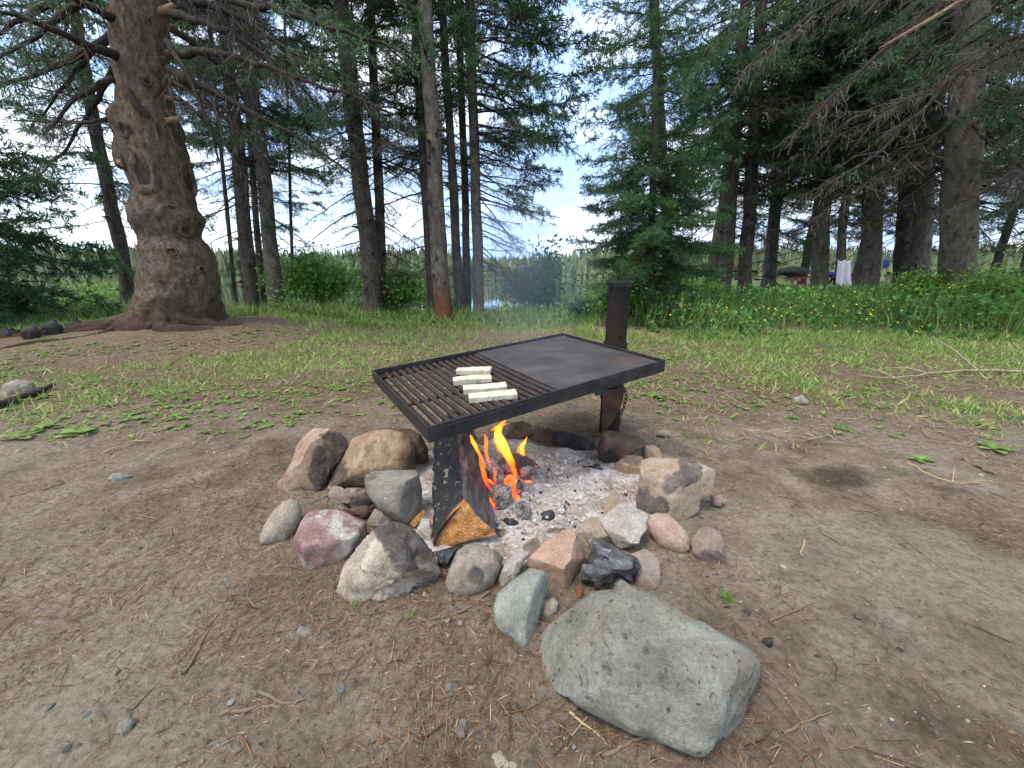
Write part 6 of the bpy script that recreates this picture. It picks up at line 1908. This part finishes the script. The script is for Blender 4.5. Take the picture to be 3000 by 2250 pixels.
# pebbles, each one a thing
peb = []
for k in range(6):
    rg = np.random.default_rng(200 + k)
    V, F = ICO[3]
    Pq = V * np.array([1, rg.uniform(.6, .95), rg.uniform(.4, .65)])
    for _ in range(4):
        n_ = unit(rg.normal(0, 1, 3)); d_ = rg.uniform(.45, .75)
        Pq = Pq - np.maximum(Pq @ n_ - d_, 0)[:, None] * n_
    mk = MB(); mk.add(Pq, F)
    peb.append([mk.mesh('pebble', rockmat('pebble_stone_%s' % 'abcdef'[k], *[((.15, .12, .10), (.27, .24, .21)), ((.28, .27, .26), (.42, .42, .41)), ((.45, .43, .40), (.66, .64, .60)), ((.20, .21, .20), (.33, .35, .34)), ((.25, .18, .14), (.38, .30, .25)), ((.12, .11, .105), (.22, .20, .19))][k], bumpd=.002, scale=2.5))])
rg = np.random.default_rng(31)
fixed = [(1258, 1500), (1240, 1555), (970, 1502), (108, 1530), (1692, 1000), (1710, 1115), (1660, 1118), (1935, 1480), (1240, 1540), (690, 1310), (220, 1140), (300, 1180), (1850, 1340), (1690, 1230), (740, 1500), (500, 1520)]
for k in range(150):
    if k < len(fixed): x, y = fixed[k]; s_ = rg.uniform(.006, .011)
    else:
        x, y = rg.uniform(10, 2200), 905 + rg.random() * 740
        s_ = .0022 + rg.exponential(.0028)
    p = atz(x * K, y * K, 0)
    if np.hypot((p[0] - ac[0]) / .75, (p[1] - ac[1]) / .62) < 1: continue
    o = bpy.data.objects.new('pebble', peb[rg.integers(6)][0]); col.objects.link(o)
    o.location = (p[0], p[1], float(ground_z(p[0], p[1])[0]) + s_ * .2)
    o.scale = (s_, s_, s_); o.rotation_euler = (rg.normal(0, .2), rg.normal(0, .2), rg.uniform(0, 6.28))
    kd = o.data.materials[0].name[-1]
    tone = dict(a='brown', b='mid-grey', c='whitish', d='green-grey', e='reddish tan', f='dark grey')[kd]
    zone = 'in front of the ring' if 700 < x < 1550 else ('left of the ring' if x <= 700 else 'right of the ring')
    tag(o, 'small %s pebble on the dirt %s' % (tone, zone), 'pebble', '%s pebbles %s' % (tone, zone))


# twigs, each one a thing
def stick(pts2, r0, r1, label, mat='twig_ground', forks=(), group='fallen twigs on the dirt', name='twig', lift=.0):
    pp = []
    for (x, y) in pts2:
        pp.append(hit(x * K, y * K, r0 * .6 + lift))
    pp = np.array(pp)
    mk = MB()
    cu = np.concatenate([[0], np.cumsum(np.linalg.norm(np.diff(pp, axis=0), axis=1))])
    sq = np.linspace(0, cu[-1], 14)
    Qs = np.stack([np.interp(sq, cu, pp[:, a]) for a in range(3)], 1)
    for _ in range(2): Qs[1:-1] = Qs[1:-1] * .5 + (Qs[:-2] + Qs[2:]) * .25
    Qs += np.random.default_rng(int(pts2[0][0])).normal(0, r0 * .3, Qs.shape)
    closed_tube(mk, Qs, np.linspace(r0, r1, 14), 7)
    for (fi, dx, dy, dz) in forks:
        q = Qs[fi]
        e_ = q + np.array([dx, dy, dz])
        closed_tube(mk, np.array([q, (q + e_) / 2 + [0, 0, .1 * abs(dx)], e_]), [r0 * .6, r0 * .45, r1 * .6], 6)
    return tag(mk.obj(name, M[mat] if isinstance(mat, str) else mat, None, Qs[0]), label, 'twig', group)


stick([(400, 1462), (430, 1405), (462, 1345), (470, 1330)], .0035, .001, 'long thin curved twig at the lower left of the dirt')
stick([(285, 1535), (340, 1480), (400, 1420), (455, 1350)], .002, .001, 'hair-thin straight twig beside the long curved one')
stick([(1055, 1283), (1025, 1310), (985, 1330), (930, 1342), (880, 1345)], .004, .0015, 'reddish twig curling in front of the mottled cobble')
stick([(830, 1310), (800, 1330), (745, 1335), (700, 1340), (640, 1345)], .003, .0012, 'dark twig lying below the jagged quartz stone')
stick([(790, 1265), (830, 1320), (865, 1365)], .0035, .0015, 'brown twig slanting down from the jagged quartz stone')
stick([(720, 1262), (718, 1300), (735, 1330)], .003, .0012, 'forked brown twig left of the slanting one', forks=[(6, .03, -.02, .004)])
stick([(560, 1500), (620, 1530), (660, 1510)], .004, .002, 'thick bent bark strip at the bottom left')
stick([(480, 1545), (560, 1535), (650, 1530)], .0045, .002, 'straight brown stick at the bottom left')
stick([(1480, 1210), (1440, 1225), (1390, 1250)], .002, .001, 'thin root sliver near the pink oval cobble')
stick([(1738, 1170), (1732, 1190), (1728, 1200)], .0025, .002, 'short straw-coloured twig right of the grey-pink stone', 'straw')
stick([(1660, 1345), (1700, 1330), (1760, 1305)], .003, .001, 'forked pale twig right of the big boulder', forks=[(7, .03, .04, .003)])
stick([(1960, 1160), (2020, 1178), (2075, 1190)], .0025, .001, 'thin twig on the pale dirt at the right')
stick([(1255, 1430), (1290, 1468), (1310, 1485), (1345, 1480)], .003, .0012, 'forked twig in front of the green cobble')
stick([(1230, 1540), (1290, 1590), (1320, 1620)], .0028, .0012, 'straw-pale twig below the boulder', 'straw')
stick([(1300, 1640), (1370, 1610), (1420, 1595)], .004, .002, 'brown twig at the bottom centre below the boulder')
stick([(1690, 1590), (1740, 1560), (1800, 1545)], .003, .0012, 'brown twig at the bottom right of the boulder')
stick([(1340, 1415), (1350, 1462), (1358, 1490)], .0025, .001, 'upright-looking thin twig left of the boulder')
stick([(2110, 1420), (2150, 1460), (2212, 1490)], .0025, .001, 'thin twig in the lower right corner')
stick([(20, 1075), (90, 1060), (140, 1045)], .004, .002, 'dark twig at the left edge of the dirt')
stick([(300, 1115), (360, 1128), (430, 1120)], .003, .001, 'pale thin twig left of the egg-shaped stone')
stick([(600, 1180), (570, 1195), (548, 1210)], .0022, .001, 'pale needle-thin twig poking out beneath the egg-shaped stone', 'straw')
stick([(2075, 995), (2110, 1010), (2150, 1030)], .010, .006, 'dark weathered stick in the weeds at the right')
pale_b = plain('weathered_branch', (.34, .275, .20), .85, (.22, .165, .115), 30, bd=.003)
stick([(2300, 815), (2212, 810), (2100, 806), (2000, 815), (1945, 825), (1890, 828), (1855, 820)], .013, .003, 'long pale fallen branch lying in the grass at the right', pale_b,
      forks=[(4, -.22, .25, .26), (8, -.28, .1, .02), (11, -.12, .15, .05)], group=None, name='fallen_branch', lift=.02)
stick([(1960, 1000), (2010, 1030), (2070, 1050), (2120, 1046)], .004, .002, 'dry pale grass stalk near the damp patch', 'straw', forks=[(8, .05, .05, .04), (10, .06, -.03, .03)], group='fallen twigs on the dirt')
# root-like stick at the far left
stick([(0, 885), (40, 868), (90, 850), (120, 838)], .03, .012, 'thick dark root or stick at the far left edge', M['branch_bark'], group=None, name='fallen_branch')

# ------------------------------------------------------------------ picnic place in the grove
TY = 15.0
tp = atY(1765 * K, 600 * K, TY)
tz0 = float(land(tp[0], TY))
red = plain('red_table_paint', (.32, .045, .05), .6, (.22, .03, .04), 6)
wood_y = plain('bare_wood_board', (.45, .25, .13), .75, (.35, .18, .09), 8)
tab = tag(empty('picnic_table', (tp[0], TY, tz0), .1), 'red picnic table in the shade behind the grove trunks', 'table')


def tbox(name, x0, x1, y0, y1, z0, z1, mat):
    mk = MB(); V, F = boxV(((x0 + x1) / 2, (y0 + y1) / 2, (z0 + z1) / 2), (1, 0, 0), (0, 1, 0), (0, 0, 1), (x1 - x0) / 2, (y1 - y0) / 2, (z1 - z0) / 2)
    mk.add(V, F); return bevel(mk.obj(name, mat, tab, smooth=False), .006)


for k in range(4): tbox('plank', -1.15, 1.15, -.38 + k * .192, -.38 + k * .192 + .185, .72, .76, red)
for sy in (-1, 1):
    tbox('bench', -1.15, 1.15, sy * .72 - .14, sy * .72 + .14, .42, .46, wood_y if sy < 0 else red)
    for sx in (-1, 1):
        mk = MB(); closed_tube(mk, np.array([[sx * .8, sy * .15, .715], [sx * .8, sy * .62, 0.0]]), .05, 4); mk.obj('leg', red, tab, smooth=False)
for sx in (-1, 1):
    tbox('brace', sx * .8 - .022, sx * .8 + .022, -.70, .70, .365, .415, red)
    tbox('apron', sx * 1.0 - .03, sx * 1.0 + .03, -.36, .36, .62, .715, wood_y)


def lump(name, label, cat, x, y, Y, w, h, mat, seed, group=None):
    rock(name, label, [((x + math.cos(a) * w) * K, (y - math.sin(a) * h) * K) for a in np.linspace(0, 2 * np.pi, 14, endpoint=False)], mat, cat, group, e=.8, seed=seed, amp=.12, zb=0, level=3, bury=0)
    o = bpy.context.scene.objects[-1]


def put(name, label, cat, V, F, mat, loc, smooth=True):
    mk = MB(); mk.add(V, F); return tag(mk.obj(name, mat, None, np.asarray(loc), smooth), label, cat)


V, F = ICO[3]
blue = plain('blue_fabric', (.03, .05, .32), .7, (.02, .03, .2), 9)
dark = plain('dark_tarp', (.02, .025, .022), .7, (.04, .045, .04), 6)
c0 = np.array([tp[0] + .35, TY - .05, tz0 + .76 + .085])
put('bag', 'blue bag lying on the red picnic table', 'bag', c0 + V * [.30, .2, .10] * (1 + .15 * fbm(V, 2, 3, 4))[:, None], F, blue, c0)
mk = MB(); c0 = np.array([tp[0] + .78, TY - .1, tz0 + .765]); closed_tube(mk, np.array([c0, c0 + [0, 0, .1], c0 + [0, 0, .22]]), [.07, .085, .095], 14)
tag(mk.obj('jug', plain('pale_green_plastic', (.45, .62, .55), .4), None, c0), 'pale green jug standing on the red picnic table', 'jug')
c0 = np.array([tp[0] - .85, TY + .1, tz0 + .76 + .17])
put('tarp_bundle', 'dark bundle heaped on the left end of the picnic table', 'bundle', c0 + V * [.55, .35, .20] * (1 + .2 * fbm(V, 2.5, 3, 6))[:, None], F, dark, c0)


def cloth(name, label, x0, x1, ytop, ybot, Y, mat, seed, fold=.05):
    rg = np.random.default_rng(seed); g_ = 20
    V = []
    for j_ in range(g_):
        for i_ in range(g_):
            f_, h_ = i_ / (g_ - 1), j_ / (g_ - 1)
            wid = 1 + .15 * h_
            xx = (x0 + x1) / 2 + (x1 - x0) * (f_ - .5) * wid
            yy = ytop + (ybot - ytop) * h_ * (1 - .12 * math.sin(f_ * 5 + seed)) + (ybot - ytop) * .06 * abs(math.sin(f_ * 6.3))
            p = atY(xx * K, yy * K, Y) + np.array([0, fold * math.sin(f_ * 14 + h_ * 2) * (.3 + h_), 0])
            V.append(p)
    ii_ = (np.arange(g_ - 1)[:, None] * g_ + np.arange(g_ - 1)[None]).ravel()
    mk = MB(); V = np.array(V); mk.add(V, np.stack([ii_, ii_ + 1, ii_ + g_ + 1, ii_ + g_], 1))
    o = mk.obj(name, mat, None, V[0]); md = o.modifiers.new('thick', 'SOLIDIFY'); md.thickness = .006
    return tag(o, label, 'laundry')


white_c = plain('white_fabric', (.72, .68, .74), .9, (.6, .56, .63), 5)
cloth('hanging_cloth', 'white cloth hanging on the line beside the picnic table', 1810, 1838, 561, 620, 14.2, white_c, 1)
cloth('hanging_cloth', 'black cloth on the line right of the thick spotted trunk', 1886, 1901, 563, 576, 14.2, dark, 2, .02)
cloth('hanging_cloth', 'small blue cloth on the line beside the trunk pair', 1909, 1921, 560, 577, 14.2, blue, 3, .02)
mk = MB()
lp = np.array([atY(x * K, y * K, 14.2) for x, y in [(1790, 556), (1820, 561), (1860, 564), (1893, 563), (1920, 560), (1950, 556)]])
V, F = tube(lp, .005, 5); mk.add(V, F)
tag(mk.obj('clothesline', plain('line_cord', (.35, .33, .30), .9), None, lp[0]), 'thin clothesline strung between grove trunks', 'clothesline')

# ------------------------------------------------------------------ thin smoke over the grill
sm_m = bpy.data.materials.new('smoke'); sm_m.use_nodes = True
t = sm_m.node_tree; t.nodes.clear()
out = N(t, 'ShaderNodeOutputMaterial'); pv = N(t, 'ShaderNodeVolumePrincipled')
pv.inputs['Color'].default_value = (.62, .74, .86, 1); pv.inputs['Anisotropy'].default_value = .2
tcn = N(t, 'ShaderNodeTexCoord'); gr = N(t, 'ShaderNodeTexGradient', gradient_type='SPHERICAL')
ml = N(t, 'ShaderNodeMapping'); ml.inputs['Scale'].default_value = (1, 1, 1)
t.links.new(tcn.outputs['Object'], ml.inputs['Vector']); t.links.new(ml.outputs['Vector'], gr.inputs['Vector'])
nz = N(t, 'ShaderNodeTexNoise'); nz.inputs['Scale'].default_value = 2.4; nz.inputs['Detail'].default_value = 2
t.links.new(tcn.outputs['Object'], nz.inputs['Vector'])
m1_ = N(t, 'ShaderNodeMath', operation='MULTIPLY'); t.links.new(gr.outputs['Fac'], m1_.inputs[0]); t.links.new(nz.outputs['Fac'], m1_.inputs[1])
m2_ = N(t, 'ShaderNodeMath', operation='MULTIPLY'); m2_.inputs[1].default_value = .75; t.links.new(m1_.outputs[0], m2_.inputs[0])
t.links.new(m2_.outputs[0], pv.inputs['Density']); t.links.new(pv.outputs[0], out.inputs['Volume'])
mk = MB(); V, F = ICO[3]; mk.add(V, F)
o = mk.obj('smoke', sm_m); o.location = (.08, 2.0, .80); o.scale = (.42, .5, .50)
tag(o, 'thin bluish smoke drifting over the back of the grill', 'smoke', kind='stuff')
